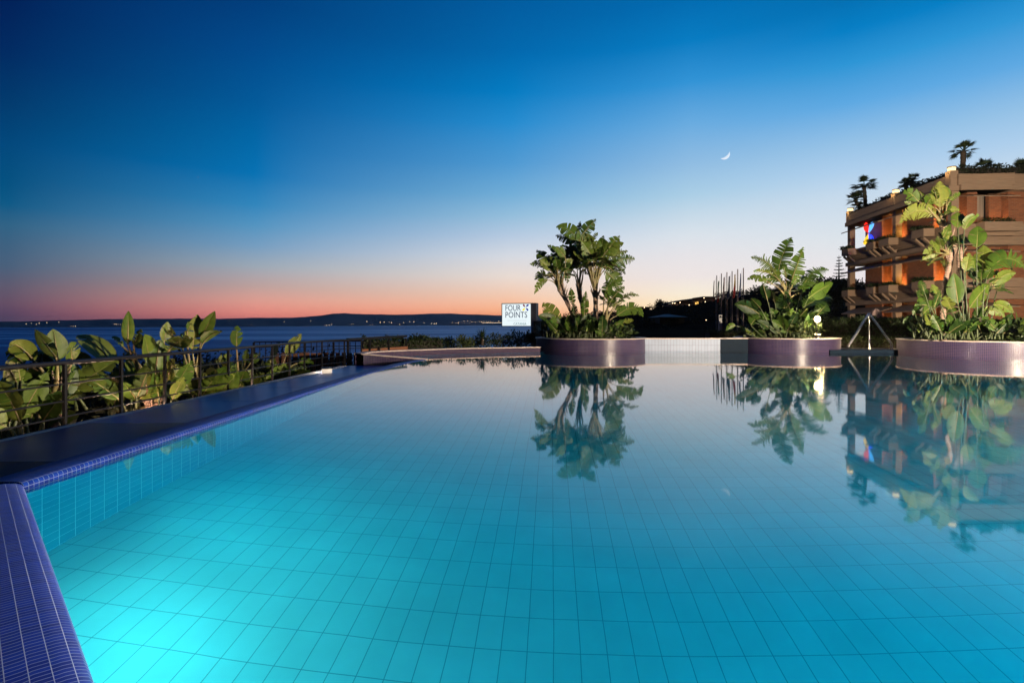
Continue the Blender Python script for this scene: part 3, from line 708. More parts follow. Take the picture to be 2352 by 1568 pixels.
# handrail at the pool entry
hr = thing('pool_handrail', 'polished steel pool handrail bent to a peak on the entry ledge', 'handrail', (16.8, 24, .14))
for dy in (0, .16):
    mb = MB(); Y = 24+dy; sx = dy*.25
    ap = at(1998, 720, 24); lo = at(1949, 797, 24); rr_ = at(2049.5, 789, 24)
    off = Vector((sx, dy, 0))
    mb.tube([lo+off, ap+off+Vector((-.05,0,-.06)), ap+off, ap+off+Vector((.05,0,-.06)), rr_+off, Vector((rr_.x, 24, .14))+off], .026, 10)
    mb.build('rail_tube', M['chrome'], hr)
    mb = MB(); mb.tube([Vector((ap.x-.03+dy*.9, 24.0+dy, .14)), Vector((ap.x-.03+dy*.6, 24+dy, ap.z-.05))], .026, 10); mb.build('rail_post', M['chrome'], hr)

# ------------------------------------------------------------------ big plants, traced leaf by leaf then given depth
def tr(scale, ox, oy, Y, k=1.0):
    def f(x, y, d=0):
        Yd = Y + d; return at(ox + x*scale, oy + y*scale, Yd)
    f.s = scale/F*Y; f.k = k; return f
def mk(f, lst, rn, dz=.7):
    out = []
    for l in lst:
        bx, by, tx, ty, w_ = l[:5]; c = l[5] if len(l) > 5 else None; ta = l[6] if len(l) > 6 else None; K = l[7] if len(l) > 7 else None
        d0 = rn.uniform(-dz, dz)*.5; d1 = d0 + rn.uniform(-dz, dz)*.7
        out.append((f(bx,by,d0), f(tx,ty,d1), w_*f.s*f.k, f(c[0],c[1],(d0+d1)/2) if c else None, ta, f(*K) if K else None))
    return out
rn = random.Random(21)
GP = 'giant bird of paradise stems in the planter by the sign'
f = tr(.25, 1176, 470.4, 25.6, 1.4)
strelitzia('bird_of_paradise', 'tallest central stem with the widest fan of leaves, in the planter by the sign', f(765,1225), [f(765,1225), f(770,1040), f(768,850), f(768,800)],
  mk(f, [(620,330,404,205,95,(520,190)),(600,290,628,150,70),(640,280,772,130,80),(690,490,520,300,150),(692,485,600,240,140),(805,520,992,285,150),(820,420,842,282,60),(880,430,1028,350,95),(890,470,1066,425,80,None,.7),(890,555,1130,500,110,(1010,470),.8),(850,540,1042,640,190,(960,520),.8),(740,470,720,290,120),(780,480,800,320,110),(720,330,790,255,80,None,.6),(700,420,655,260,90),(850,470,930,320,110),(830,560,900,460,110),(700,530,560,430,120),(760,520,640,330,150),(770,520,870,350,150),(730,540,600,470,120),(800,560,930,600,120,(880,540)),(860,560,1000,740,170,(965,600),.6),(850,610,985,800,150,(965,680),.6),(760,500,690,260,140),(820,500,940,400,140)], rn), GP, .14, 1, 36, f(764,560), 1.0, tint=(.2,.8))
f = tr(.25, 1176, 470.4, 25.0, 1.3)
strelitzia('bird_of_paradise', 'stem leaning left with drooping leaves, in the planter by the sign', f(590,1150,.3), [f(590,1150,.3), f(560,1010), f(500,880), f(440,775)],
  mk(f, [(345,565,226,415,120),(310,590,163,545,100,(240,520),.6),(330,690,204,822,75,(245,690),.4),(430,460,325,370,95),(490,480,395,385,95),(310,640,212,690,80,(250,610),.8),(480,590,508,722,70,(520,620),.6),(400,560,360,440,110),(420,570,470,440,110),(450,600,560,500,100),(350,600,250,500,100),(390,560,470,360,110),(390,620,300,470,120),(420,600,400,470,130),(440,620,540,520,120)], rn), GP, .12, 2, 28, f(400,660), .8, tint=(.2,.8))
f = tr(.25, 1176, 470.4, 26.6, 1.5)
strelitzia('bird_of_paradise', 'thin dark stem between leaning and central stems, near the lit sign', f(665,1130), [f(665,1130), f(640,900), f(614,775)],
  mk(f, [(640,510,500,420,120),(600,560,640,420,120),(560,600,500,500,100),(660,560,720,450,120),(590,330,400,280,70,(490,310)),(560,600,490,700,80,(500,600),.7),(620,560,560,440,110),(650,590,700,640,90)], rn), GP, .11, 3, 44, f(590,570), 1.0, tint=(.1,.6))
f = tr(.25, 1176, 470.4, 25.0, 1.3)
strelitzia('bird_of_paradise', 'short stem fanning tattered leaves to the right, in the planter by the sign', f(850,1200), [f(850,1200), f(858,1130)],
  mk(f, [(900,900,1035,750,140,(950,800),.8),(985,890,1168,838,100,(1080,790),.9),(960,1020,1207,1030,95,(1130,870),.5),(1010,1085,1120,1060,65),(955,1080,1025,1165,75,(1010,1090)),(870,760,1035,700,130,(940,670),.9),(900,900,1000,990,80,(980,900)),(940,960,1060,930,90,None,.5),(880,850,870,690,110,None,.6)], rn, .6), GP, .16, 4, 14, f(900,940), .75)
f = tr(.25, 1176, 470.4, 24.6)
strelitzia('bird_of_paradise', 'low skirt of young leaves around the stems, in the planter by the sign', f(600,1215), [],
  mk(f, [(450,1060,285,898,150,(330,960),.2),(450,1100,240,1018,105,(330,1020),.3),(450,1120,280,1085,75),(490,1095,600,1005,75),(640,1120,590,1045,65),(662,1050,680,790,75),(660,1140,578,1128,50),(800,1155,872,1168,50),(918,1170,930,1055,45),(950,1180,1035,1200,50),(720,1190,640,1150,55),(560,920,540,760,62),(590,1050,560,900,70),(520,1160,420,1110,70),(700,1170,720,1080,70),(820,1180,800,1080,60),(880,1190,980,1130,60),(470,1190,380,1160,60),(760,1190,700,1130,60),(560,1180,640,1130,60),(850,1200,760,1160,50),(960,1190,1000,1100,50)], rn, .9), GP, .1, 5, 60, f(690,1200), .8, fb=1.5, tint=(.15,.8))

f = tr(.3667, 1489.6, 501.8, 25.3, 1.2)
GQ = 'giant bird of paradise stems in the planter by the handrail'
strelitzia('bird_of_paradise', 'upper stem with torn dark and pale leaves against the sky, beside the handrail', f(865,742,.4), [f(865,742,.4), f(868,560), f(870,500)],
  mk(f, [(812,330,897,117,92,(840,200),.45),(880,425,970,178,92,(925,310),.5),(800,335,640,243,62,(730,240),.9),(790,360,655,330,75,(720,320),.7),(740,395,616,383,50,(680,350),.5),(955,460,1130,322,80,(1010,300),.8),(830,400,760,300,75,None,.6),(900,420,940,350,60,None,.4),(820,390,700,380,60,None,.7),(860,360,840,270,80,None,.6)], rn, .5), GQ, .10, 6, 12, f(872,470), .7, tint=(.2,.95))
f = tr(.3667, 1489.6, 501.8, 24.9, 1.25)
strelitzia('bird_of_paradise', 'broad bushy mass of glossy green leaves filling the planter by the handrail', f(860,745), [],
  mk(f, [(745,510,712,402,85),(790,525,768,450,80),(1000,500,1158,402,115),(965,560,1145,493,110,(1080,480),.8),(690,595,538,540,85,(610,530),.1),(545,675,485,702,42,(510,660),.1),(640,665,755,610,75,(690,590),.5),(850,610,852,445,112),(900,600,840,480,90),(930,560,960,440,80),(700,560,640,500,60),(820,640,760,560,80),(930,640,1000,560,90),(990,640,1060,560,90),(1020,650,1080,560,70),(880,660,900,560,80),(760,690,680,640,60),(610,720,570,660,60),(680,720,600,690,50),(830,720,780,660,60),(940,710,960,650,60),(1000,720,1060,690,60),(890,720,860,650,50),(960,735,945,680,60),(1030,735,1015,690,50),(720,735,650,720,45),(780,735,740,700,50),(660,640,600,590,60),(1060,600,1120,540,60)], rn, 1.0), GQ, .1, 7, 64, f(850,740), .95, fb=1.2, tint=(.05,.7))

f = tr(.3, 1882, 313.6, 20.8, 1.2)
GR = 'giant bird of paradise stems in the planter before the hotel'
strelitzia('bird_of_paradise', 'bare pale stem bending right under a wind blown crown, in the planter before the hotel', f(950,1560), [f(950,1560), f(946,1400), f(952,1230), f(972,1070), f(1004,960), f(995,890)],
  mk(f, [(905,860,790,900,75,(840,850),.7),(930,890,775,955,62,(840,890),.8),(930,920,830,985,60,(870,930),.7),(940,860,900,760,90),(985,850,1110,755,160,(1060,760),.7),(950,770,1002,675,90,None,.5),(945,930,962,1035,75,(980,960),.6),(1040,820,1180,795,70,(1110,780),.3),(900,890,860,790,80,None,.5),(1000,800,960,700,90,None,.5)], rn, .5), GR, .10, 8, 12, f(990,870), .65, tint=(.4,1))
f = tr(.3, 1882, 313.6, 21.3, 1.2)
strelitzia('bird_of_paradise', 'tallest stem whose top leaves arch over to the left, in the planter before the hotel', f(1085,1530), [f(1085,1530), f(1110,1300), f(1090,1130), f(1074,1030), f(1078,900), f(940,660)],
  mk(f, [(890,600,613,668,100,(720,510),.6),(760,500,645,440,85,(690,400),.2),(810,520,765,415,95),(820,520,890,440,95),(922,540,922,340,85,None,.2),(975,470,960,380,75),(1000,490,1082,432,65),(985,560,1075,565,65),(710,520,648,500,50),(900,480,870,380,60),(950,520,1010,420,70),(880,540,800,560,80,None,.7)], rn, .5), GR, .12, 9, 10, f(935,650), .6, tint=(.45,1))
f = tr(.3, 1882, 313.6, 20.4, 1.2)
strelitzia('bird_of_paradise', 'right hand cluster of long upright leaf blades, in the planter before the hotel', f(1200,1545), [],
  mk(f, [(1205,850,1215,685,110,None,.1),(1250,1085,1255,830,140,None,.15),(1120,1030,1150,890,110),(1300,1020,1575,1010,130,(1440,850),.5),(1320,1140,1505,1045,100,(1420,1030)),(1150,1310,1305,1130,180,None,.2),(1060,1280,1028,1045,90,None,.1),(1060,700,1062,578,75),(1110,710,1228,600,110,(1150,610),.2),(1180,1080,1190,930,90),(1250,1350,1420,1385,140,(1350,1300)),(1330,1290,1485,1352,95,(1420,1280)),(1010,1320,960,1220,120),(1360,1180,1420,1120,70)], rn, .6), GR, .1, 10, 16, f(1240,1180), .9, tint=(.3,.95))
strelitzia('bird_of_paradise', 'low leafy skirt hiding the foot of both stems, in the planter before the hotel', f(1050,1545), [],
  mk(f, [(970,1350,1055,1235,110),(820,1290,715,1370,85,(750,1270)),(760,1290,835,1240,55),(780,1375,925,1285,95,(840,1290),.4),(730,1350,805,1295,85),(700,1380,638,1432,48,(680,1390)),(775,1440,760,1502,35),(890,1430,1002,1522,95,(970,1410),.1),(1040,1530,1105,1520,50,(1070,1500)),(800,1180,770,1100,100),(830,1250,740,1190,100),(880,1300,930,1180,120),(1180,1400,1260,1300,100),(1240,1500,1180,1400,80),(1300,1500,1380,1420,90),(1350,1480,1420,1400,80),(860,1380,820,1440,60),(1120,1420,1060,1340,100),(920,1250,860,1130,110)], rn, .9), GR, .1, 11, 40, f(1090,1520), .75, fb=1.6, tint=(.05,.8))
yucca('spiky strap leaved plant at the right frame edge, in the planter before the hotel', f(1540,1540), 0, 1.5, 4, 'strap_plant', 'leaf', (.2,.6), 46, wid=.045)

def under(label, cx, cy, r, h, n, seed, tint):
    rn_ = random.Random(seed); t = thing('shrub', label, 'shrub', (cx, cy, .57), 'underplanting in the round planters'); mb = MB()
    for k in range(n):
        a = rn_.uniform(0, 2*PI); q = r*math.sqrt(rn_.random())
        bush_mb(mb, (cx+q*math.cos(a), cy+q*math.sin(a), .57+h*.45*rn_.uniform(.5,1.2)), (.36,.36,h*.5), 34, .2, rn_, tint, 1.5)
    mb.build('foliage', M['bush'], t); s_ = MB()
    for k in range(8):
        a = k*.8; s_.tube([(cx, cy, .56), (cx+r*.4*math.cos(a), cy+r*.4*math.sin(a), .57+h*.3), (cx+r*.7*math.cos(a), cy+r*.7*math.sin(a), .57+h*.6)], [.02,.014,.006], 5)
    s_.build('stem', M['palmbark'], t)
under('dark low undergrowth filling the planter by the sign', 3.93, 25.8, 2.1, .75, 60, 61, (0,.6))
under('low leafy undergrowth filling the planter by the handrail', 13.62, 25.55, 1.9, 1.15, 62, 62, (.05,.9))
under('dark undergrowth filling the planter before the hotel', 20.4, 21.84, 2.5, 1.0, 75, 63, (0,.8))
# left bed
GL = 'bird of paradise plants behind the railing'
f = tr(1/3, 0, 690, 9.0)
strelitzia('bird_of_paradise', 'leftmost plant behind the railing, with a round upright leaf and broad low blades', f(400,760,.2), [f(395,900), f(395,760), f(390,600)],
  mk(f, [(400,420,365,195,170,None,.1),(385,390,240,198,75,(290,270),.1),(240,420,62,300,125,(130,280),.3),(170,440,35,360,90,(90,350),.3),(500,420,480,290,110),(330,500,230,400,120),(250,890,540,640,130,(370,730),.2),(200,890,255,650,120),(330,860,545,800,90,(440,790),.3),(440,560,530,450,80),(290,480,330,300,90),(420,640,400,500,90)], rn, .7), GL, .09, 12, 16, f(395,610), .85, fb=.5, tint=(.45,1))
f = tr(1/3, 0, 690, 7.9)
strelitzia('bird_of_paradise', 'plant cut by the left frame edge behind the railing, with one tall wide leaf', f(40,950), [],
  mk(f, [(55,800,75,470,150,None,.15),(110,560,40,420,80,(60,470)),(20,900,-80,700,120),(90,900,30,790,80),(140,560,120,420,60),(40,940,190,860,80),(-20,800,-60,560,140)], rn, .4), GL, .1, 13, 16, f(60,930), .8, fb=.5, tint=(.45,1))
f = tr(1/3, 0, 690, 10.4)
strelitzia('bird_of_paradise', 'plant behind the railing with a tall narrow leaf and a fan of pale stalks', f(1070,760), [f(1070,800), f(1065,700)],
  mk(f, [(790,450,532,240,120,(640,250),.25),(785,760,825,440,140,None,.1),(620,460,520,345,80),(880,300,886,70,70,None,.1),(920,310,975,195,95,None,.4),(850,320,768,255,70,(800,250)),(1030,410,995,232,115,None,.0),(1130,290,1155,145,80,None,.1),(1070,500,1105,270,190,None,.15),(1160,350,1335,268,110,(1220,250),.3),(1010,570,870,400,130,None,.2),(1000,590,840,520,90,(900,530)),(1150,550,1205,400,110,None,.4),(930,420,860,340,90),(980,330,940,240,80),(1190,260,1180,180,50)], rn, .6), GL, .12, 14, 16, f(1065,680), .8, fb=.5, tint=(.5,1))
f = tr(1/3, 0, 690, 12.4)
strelitzia('bird_of_paradise', 'plant behind the railing with two raised leaves above the sea horizon', f(1380,740), [f(1370,760), f(1370,640)],
  mk(f, [(1325,340,1362,95,120,None,.35),(1388,260,1482,72,85,None,.1),(1395,300,1535,212,88,(1440,220),.1),(1290,210,1340,130,60,None,.4),(1250,270,1305,205,60,None,.5),(1225,460,1335,460,80,(1280,410)),(1255,690,1425,645,85,(1330,630)),(1420,560,1500,500,70,(1450,500),.5),(1230,560,1330,540,60),(1310,560,1400,560,70)], rn, .6), GL, .1, 15, 16, f(1370,620), .8, fb=.5, tint=(.4,1))
f = tr(1/3, 0, 690, 14.4)
strelitzia('bird_of_paradise', 'plant behind the railing whose single pointed leaf stands before the sea', f(1640,700), [f(1640,720), f(1640,580)],
  mk(f, [(1630,320,1634,172,72,None,.2),(1500,440,1600,380,75,(1540,370),.6),(1640,610,1692,470,95),(1500,650,1560,560,105),(1690,430,1702,335,85),(1720,440,1795,360,75,None,.6),(1700,560,1740,470,80),(1580,480,1540,400,60)], rn, .6), GL, .1, 16, 16, f(1640,560), .85, fb=.5, tint=(.2,.8))
f = tr(1/3, 0, 690, 16.6)
strelitzia('bird_of_paradise', 'farthest plant behind the railing, beside the squat white lantern', f(1930,640), [f(1930,680), f(1930,560)],
  mk(f, [(1860,410,1930,288,80),(1970,380,2078,226,78,None,.1),(1850,490,1890,395,90),(2050,430,2162,440,65,(2110,395)),(2040,510,2115,490,60),(1780,570,1835,475,80),(1900,520,1960,460,70),(1970,560,2040,520,50)], rn, .6), GL, .1, 17, 16, f(1930,550), .8, fb=.5, tint=(.25,.85))

# ------------------------------------------------------------------ hedges and shrubs
rs = random.Random(31)
GS = 'shrubs along the back of the pool'
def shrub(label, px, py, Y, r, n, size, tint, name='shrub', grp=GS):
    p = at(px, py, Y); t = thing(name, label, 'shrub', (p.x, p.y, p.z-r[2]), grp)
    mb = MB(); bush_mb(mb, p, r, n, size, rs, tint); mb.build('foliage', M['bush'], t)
    s = MB()
    for k in range(5):
        a = rs.uniform(0,6.28); s.tube([(p.x,p.y,p.z-r[2]-.15),(p.x+.3*r[0]*math.cos(a),p.y+.3*r[1]*math.sin(a),p.z),(p.x+.5*r[0]*math.cos(a),p.y+.5*r[1]*math.sin(a),p.z+r[2]*.6)], [.02,.014,.005], 5)
    s.build('stem', M['palmbark'], t); return t
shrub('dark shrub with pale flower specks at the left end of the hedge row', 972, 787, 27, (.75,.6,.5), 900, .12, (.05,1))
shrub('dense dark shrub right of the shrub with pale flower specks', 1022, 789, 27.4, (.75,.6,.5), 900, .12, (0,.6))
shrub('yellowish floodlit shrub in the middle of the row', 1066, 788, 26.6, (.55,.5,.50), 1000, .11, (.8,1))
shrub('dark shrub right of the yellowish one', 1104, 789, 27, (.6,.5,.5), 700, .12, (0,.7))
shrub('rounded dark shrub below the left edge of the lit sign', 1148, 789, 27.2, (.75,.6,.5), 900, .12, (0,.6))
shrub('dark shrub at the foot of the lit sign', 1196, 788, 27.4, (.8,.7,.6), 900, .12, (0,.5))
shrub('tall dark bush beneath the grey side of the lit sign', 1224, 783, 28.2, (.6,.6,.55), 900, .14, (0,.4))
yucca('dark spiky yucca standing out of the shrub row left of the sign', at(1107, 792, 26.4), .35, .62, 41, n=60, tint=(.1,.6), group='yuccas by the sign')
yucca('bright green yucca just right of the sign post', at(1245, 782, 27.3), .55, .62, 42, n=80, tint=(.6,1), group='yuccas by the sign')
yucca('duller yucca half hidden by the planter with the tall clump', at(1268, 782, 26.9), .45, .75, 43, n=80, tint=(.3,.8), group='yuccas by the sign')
def hedge(label, p0, p1, th, z0, z1, n, size, tint, name='hedge', grp=None, mat='bush'):
    t = thing(name, label, 'hedge', ((p0[0]+p1[0])/2, (p0[1]+p1[1])/2, z0), grp)
    mb = MB(); hedge_mb(mb, p0, p1, th, z0, z1, n, size, rs, tint); mb.build('foliage', M[mat], t)
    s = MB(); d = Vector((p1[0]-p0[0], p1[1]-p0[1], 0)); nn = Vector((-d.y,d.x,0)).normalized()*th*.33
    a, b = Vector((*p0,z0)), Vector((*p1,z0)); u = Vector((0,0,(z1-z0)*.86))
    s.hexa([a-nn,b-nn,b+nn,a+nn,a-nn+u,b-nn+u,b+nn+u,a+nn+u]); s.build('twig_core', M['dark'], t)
    return t
hedge('clipped green hedge above the low brown brick wall', (-7.1,24.3), (-3.6,26.0), .7, -.3, .62, 3500, .10, (.1,.7))
hedge('dark tall hedge behind the steel handrail', (17.0,28.6), (24.5,27.6), 1.0, .1, 1.62, 9000, .13, (0,.6))
hedge('low dark shrub border right behind the entry ledge', (16.6,27.0), (21.5,26.2), .7, .1, .62, 3800, .09, (.1,1))
hedge('low clipped hedge behind the white tiled wall', (11.3,29.6), (14.4,29.9), .8, .4, .92, 2600, .09, (.2,.8))
hedge('dark hedge behind the garden spotlight', (14.8,30.5), (19.5,30.5), 1.0, .3, 1.5, 5000, .13, (0,.5))
t = shrub('large dark tree crown rising between the bushy planter and the hotel', 1900, 690, 58, (2.8,2.6,2.6), 3200, .34, (0,.4), 'broadleaf_tree', None); t['category'] = 'tree'
t = shrub('small dark tree on the ridge left of the hillside houses', 1519, 704, 172, (2.6,2.4,2.4), 800, .6, (0,.3), 'broadleaf_tree', 'trees on the hill'); t['category'] = 'tree'
t = shrub('dark tree on the ridge right of the flagpoles', 1733, 678, 118, (2.8,2.4,2.2), 900, .5, (0,.3), 'broadleaf_tree', 'trees on the hill'); t['category'] = 'tree'

# norfolk pine
p = at(1927, 668, 66); n_ = thing('norfolk_pine', 'slim tiered pine with level branches left of the hotel', 'tree', p)
tp = at(1927, 586, 66); mb = MB(); mb.tube([p, p.lerp(tp,.5), tp], [.13,.08,.015], 7); mb.build('trunk', M['palmbark'], n_)
mb = MB(); rq = random.Random(3)
for y, hw in ((592,3),(599,5),(606,7),(612,8),(620,10.5),(628,12),(635,14),(642,24),(648,29),(654,26)):
    q = at(1927, y, 66); k = 66/F
    for j in range(11):
        a = 2*PI*j/11 + rq.uniform(-.2,.2); L = hw*k*rq.uniform(.8,1.08); d = Vector((math.cos(a), math.sin(a), 0))
        pts = [q, q+d*L*.5-Vector((0,0,.05*L)), q+d*L+Vector((0,0,.06*L))]
        mb.tube(pts, [.03,.022,.006], 4)
        for i in range(int(8+L*14)):
            s_ = rq.uniform(.25,1); c = bez(pts[0],pts[1],pts[2],s_); e = (d*.6+Vector((rq.uniform(-.8,.8),rq.uniform(-.8,.8),rq.uniform(.1,.7)))).normalized()*.16
            b_ = e.cross(Vector((rq.gauss(0,1),rq.gauss(0,1),rq.gauss(0,1)))).normalized()*.03
            mb.face([c-b_, c+b_, c+e], [(.3,0),(.6,0),(.5,1)], 0, rq.uniform(0,.5))
mb.build('crown', M['palmleaf'], n_)

mb = MB(); rs = random.Random(44)
for k in range(150):
    y = rs.uniform(5.5, 24); x = rs.uniform(-13.5, -7.4)
    bush_mb(mb, (x, y, -.75), (.6,.6,.42), 50, .3, rs, (.1,.9))
o = mb.build('ground_cover', M['scrub']); o['kind'] = 'stuff'; o['label'] = 'dark low ground cover in the bed behind the railing'; o['category'] = 'ground cover'
# ------------------------------------------------------------------ lamps in the garden
sl = thing('garden_spotlight', 'dazzling garden spotlight beside the bushy planter', 'lamp', at(1876, 777, 23.8))
p = at(1875, 733, 23.8); b0 = at(1876, 777, 23.8)
mb = MB(); mb.tube([b0, Vector((p.x+.02,p.y,p.z-.14))], .03, 8); mb.build('lamp_post', M['iron'], sl)
mb = MB(); mb.tube([(p.x,p.y+.16,p.z-.02),(p.x,p.y+.02,p.z),(p.x,p.y-.06,p.z)], [.07,.13,.155], 14); mb.build('lamp_housing', M['iron'], sl)
mb = MB(); mb.ball((p.x,p.y-.085,p.z), (.15,.06,.15)); mb.build('lamp_lens', M['bulb'], sl)
lamp('spot_glow', 'POINT', (p.x,p.y-.35,p.z), 550, (1,.78,.45), .1)
q = at(1878, 768, 24.7); gl_ = thing('ground_lamp', 'small warm ground lamp under the dazzling spotlight', 'lamp', q)
mb = MB(); mb.tube([q+Vector((0,0,-.12)), q+Vector((0,0,-.005))], .14, 12); mb.build('lamp_base', M['iron'], gl_)
mb = MB(); mb.ball(q+Vector((0,0,.02)), (.15,.10,.03)); mb.build('lamp_lens', M['lowlamp'], gl_)
lamp('ground_glow', 'POINT', q+Vector((.1,-.3,.25)), 40, (1,.7,.3), .05)
for px, py, pw in ((1990,792,14), (2060,796,10), (1690,770,8)):
    lamp('border_uplight', 'POINT', at(px, py, 25.8 if px > 1800 else 28.9), pw, (1,.72,.35), .012)

# ------------------------------------------------------------------ lit sign
sg = thing('lit_sign', 'white backlit box sign with navy lettering on a grey pillar above the shrubs', 'sign', (.9, 92, -13))
ang = math.radians(16); ux = Vector((math.cos(ang), -math.sin(ang), 0)); un = Vector((-math.sin(ang), -math.cos(ang), 0))
KS = 92/30; c0 = at(1186, 723, 92); W_, H_ = 1.72, 1.28
def sgp(u, v, n): return c0 + (ux*u + un*n + Vector((0,0,v)))*KS
def sbox(mb, u0, u1, v0, v1, n0, n1, m=0): mb.hexa([sgp(u0,v0,n1),sgp(u1,v0,n1),sgp(u1,v0,n0),sgp(u0,v0,n0),sgp(u0,v1,n1),sgp(u1,v1,n1),sgp(u1,v1,n0),sgp(u0,v1,n0)], m)
mb = MB(); sbox(mb, -W_/2-.05, W_/2+.32, -H_/2-.04, H_/2+.05, -.62, -.01); mb.build('sign_box', M['signgrey'], sg)
mb = MB(); sbox(mb, -W_/2, W_/2, -H_/2, H_/2, -.005, .012); mb.build('sign_face', M['signface'], sg)
mb = MB(); sbox(mb, W_/2+.0, W_/2+.31, -5.4, -H_/2-.045, -.55, -.1); mb.build('pillar', M['signgrey'], sg)
dgm = None
def text(body, size, u, v, mat, align='LEFT', width=None, n=.016, bold=0, parent=None, frame=None, name='lettering'):
    cu = bpy.data.curves.new('lettering', 'FONT'); cu.body = body; cu.size = size; cu.extrude = .003; cu.offset = bold; cu.resolution_u = 3
    to = bpy.data.objects.new('lettering_source', cu); C.objects.link(to)
    bpy.context.view_layer.update()
    me = bpy.data.meshes.new_from_object(to.evaluated_get(bpy.context.evaluated_depsgraph_get()))
    C.objects.unlink(to); bpy.data.objects.remove(to)
    xs = [q.co.x for q in me.vertices]; ys_ = [q.co.y for q in me.vertices]; x0, x1 = min(xs), max(xs)
    sx = (width/(x1-x0)) if width else 1; org = Vector(parent['_o'])
    for q in me.vertices:
        q.co = frame(u + (q.co.x-x0)*sx, v + q.co.y, n + q.co.z) - org
    o = bpy.data.objects.new(name, me); me.materials.append(mat); C.objects.link(o); o.parent = parent
    return o
text('FOUR', .50, -.66, .235, M['ink'], width=.93, parent=sg, frame=sgp)
text('POINTS', .50, -.66, -.165, M['ink'], width=1.32, parent=sg, frame=sgp)
text('BY SHERATON', .17, -.52, -.40, M['inkgrey'], width=1.12, parent=sg, frame=sgp)
text('CATANIA', .20, -.17, -.595, M['inkteal'], width=.78, parent=sg, frame=sgp)
def petal(mb, fr, u, v, du, dv, w_, n0=.014, n1=.022, m=0):
    a = Vector((u, v)); b = Vector((u+du, v+dv)); d = b-a; s = Vector((-d.y, d.x)).normalized()
    out = []
    for i in range(13):
        t = i/12; out.append(a + d*t + s*w_*.5*math.sin(PI*min(1,t*1.02))**.6*(t**.6) if t < 1 else b)
    for i in range(12, -1, -1):
        t = i/12; out.append(a + d*t - s*w_*.5*(math.sin(PI*min(1,t*.75))*t**.3))
    mb.face([fr(q.x, q.y, n1) for q in out], None, m)
    for q, r in zip(out, out[1:]+out[:1]): mb.face([fr(q.x,q.y,n0), fr(r.x,r.y,n0), fr(r.x,r.y,n1), fr(q.x,q.y,n1)], None, m)
for (du, dv, mt) in ((-.14,.15,'lred'), (.15,.16,'lblu'), (-.15,-.17,'lyel'), (.15,-.16,'lblu')):
    mb = MB(); petal(mb, sgp, .56+du*.1, .43+dv*.1, du, dv, .13); mb.build('logo_petal', M[mt], sg)

# ------------------------------------------------------------------ hotel
hotel = thing('hotel', 'three storey brick hotel with concrete balcony bands and rooftop hedges', 'building', (27, 34, .4))
OA = Vector((25.87, 30.0, 0)); EA = Vector((26.98, 40.9, 0)); dA = (EA-OA).normalized(); nA = Vector((-dA.y, dA.x, 0))
if nA.x > 0: nA = -nA
LA = (EA-OA).length
OB = OA.copy(); dB = Vector((1,0,0)); nB = Vector((0,-1,0)); LB = 14.0
class Fac:
    def __init__(s, o, d, n): s.o, s.d, s.n = o, d, n
    def p(s, a, n, z): return s.o + s.d*a + s.n*n + Vector((0,0,z))
    def box(s, mb, a0, a1, n0, n1, z0, z1, m=0):
        q = [s.p(a0,n1,z0), s.p(a1,n1,z0), s.p(a1,n0,z0), s.p(a0,n0,z0), s.p(a0,n1,z1), s.p(a1,n1,z1), s.p(a1,n0,z1), s.p(a0,n0,z1)]
        if (q[1]-q[0]).cross(q[3]-q[0]).z < 0: q = [q[1],q[0],q[3],q[2],q[5],q[4],q[7],q[6]]
        mb.hexa(q, m)
    def slope(s, mb, a0, a1, n0, z0, n1, z1, th):
        q = [s.p(a0,n1,z1-th), s.p(a1,n1,z1-th), s.p(a1,n0,z0-th), s.p(a0,n0,z0-th), s.p(a0,n1,z1), s.p(a1,n1,z1), s.p(a1,n0,z0), s.p(a0,n0,z0)]
        if (q[1]-q[0]).cross(q[3]-q[0]).z < 0: q = [q[1],q[0],q[3],q[2],q[5],q[4],q[7],q[6]]
        mb.hexa(q)
FA, FB = Fac(OA, dA, nA), Fac(OB, dB, nB)
mb = MB()   # dark core
core = [FA.p(.3,-1.6,0), FA.p(LA-2.2,-1.6,0), FA.p(LA-2.2,-9,0), FB.p(LB,-11,0), FB.p(LB,-1.6,0)]
poly = [(26.9+.2,31.8),(27.5+.3,38.6),(40,39.5),(40,31.8)]
P = [Vector((x,y,0)) for x,y in poly]
for z0, z1 in ((.2, 9.3),):
    for a, b in zip(P, P[1:]+P[:1]): mb.face([b+Vector((0,0,z0)), a+Vector((0,0,z0)), a+Vector((0,0,z1)), b+Vector((0,0,z1))])
    mb.face([p+Vector((0,0,z1)) for p in reversed(P)])
mb.build('core_wall', M['dark'], hotel)
def band(z0, z1, first=True):
    for fc, L, g in ((FA, LA, 0.0), (FB, LB, 0.012)):
        mb = MB(); fc.box(mb, -.10-g if fc is FA else .102, L, -3.2 if fc is FA else -2.0, .22, z0+.52, z1-g); fc.box(mb, .02, L-.15, -1.5, .06, z0+.28, z0+.52); fc.box(mb, -.16-g if fc is FA else .162, L+.05, -1.6, .30, z0, z0+.28)
        for k in range(3): fc.box(mb, .05, L-.2, .22, .245, z0+.62+k*.2, z0+.70+k*.2)
        mb.build('balcony_band', M['conc'], hotel)
band(5.92, 7.15); band(2.78, 3.95)
for fc, L in ((FA, LA), (FB, LB)):
    mb = MB(); fc.box(mb, (-.1 if fc is FA else .102), L, -3.2, .22, 9.40, 10.06); fc.box(mb, (-.16 if fc is FA else .162), L+.06, -3.0, .34, 9.10, 9.40)
    mb.build('roof_band', M['conc'], hotel)
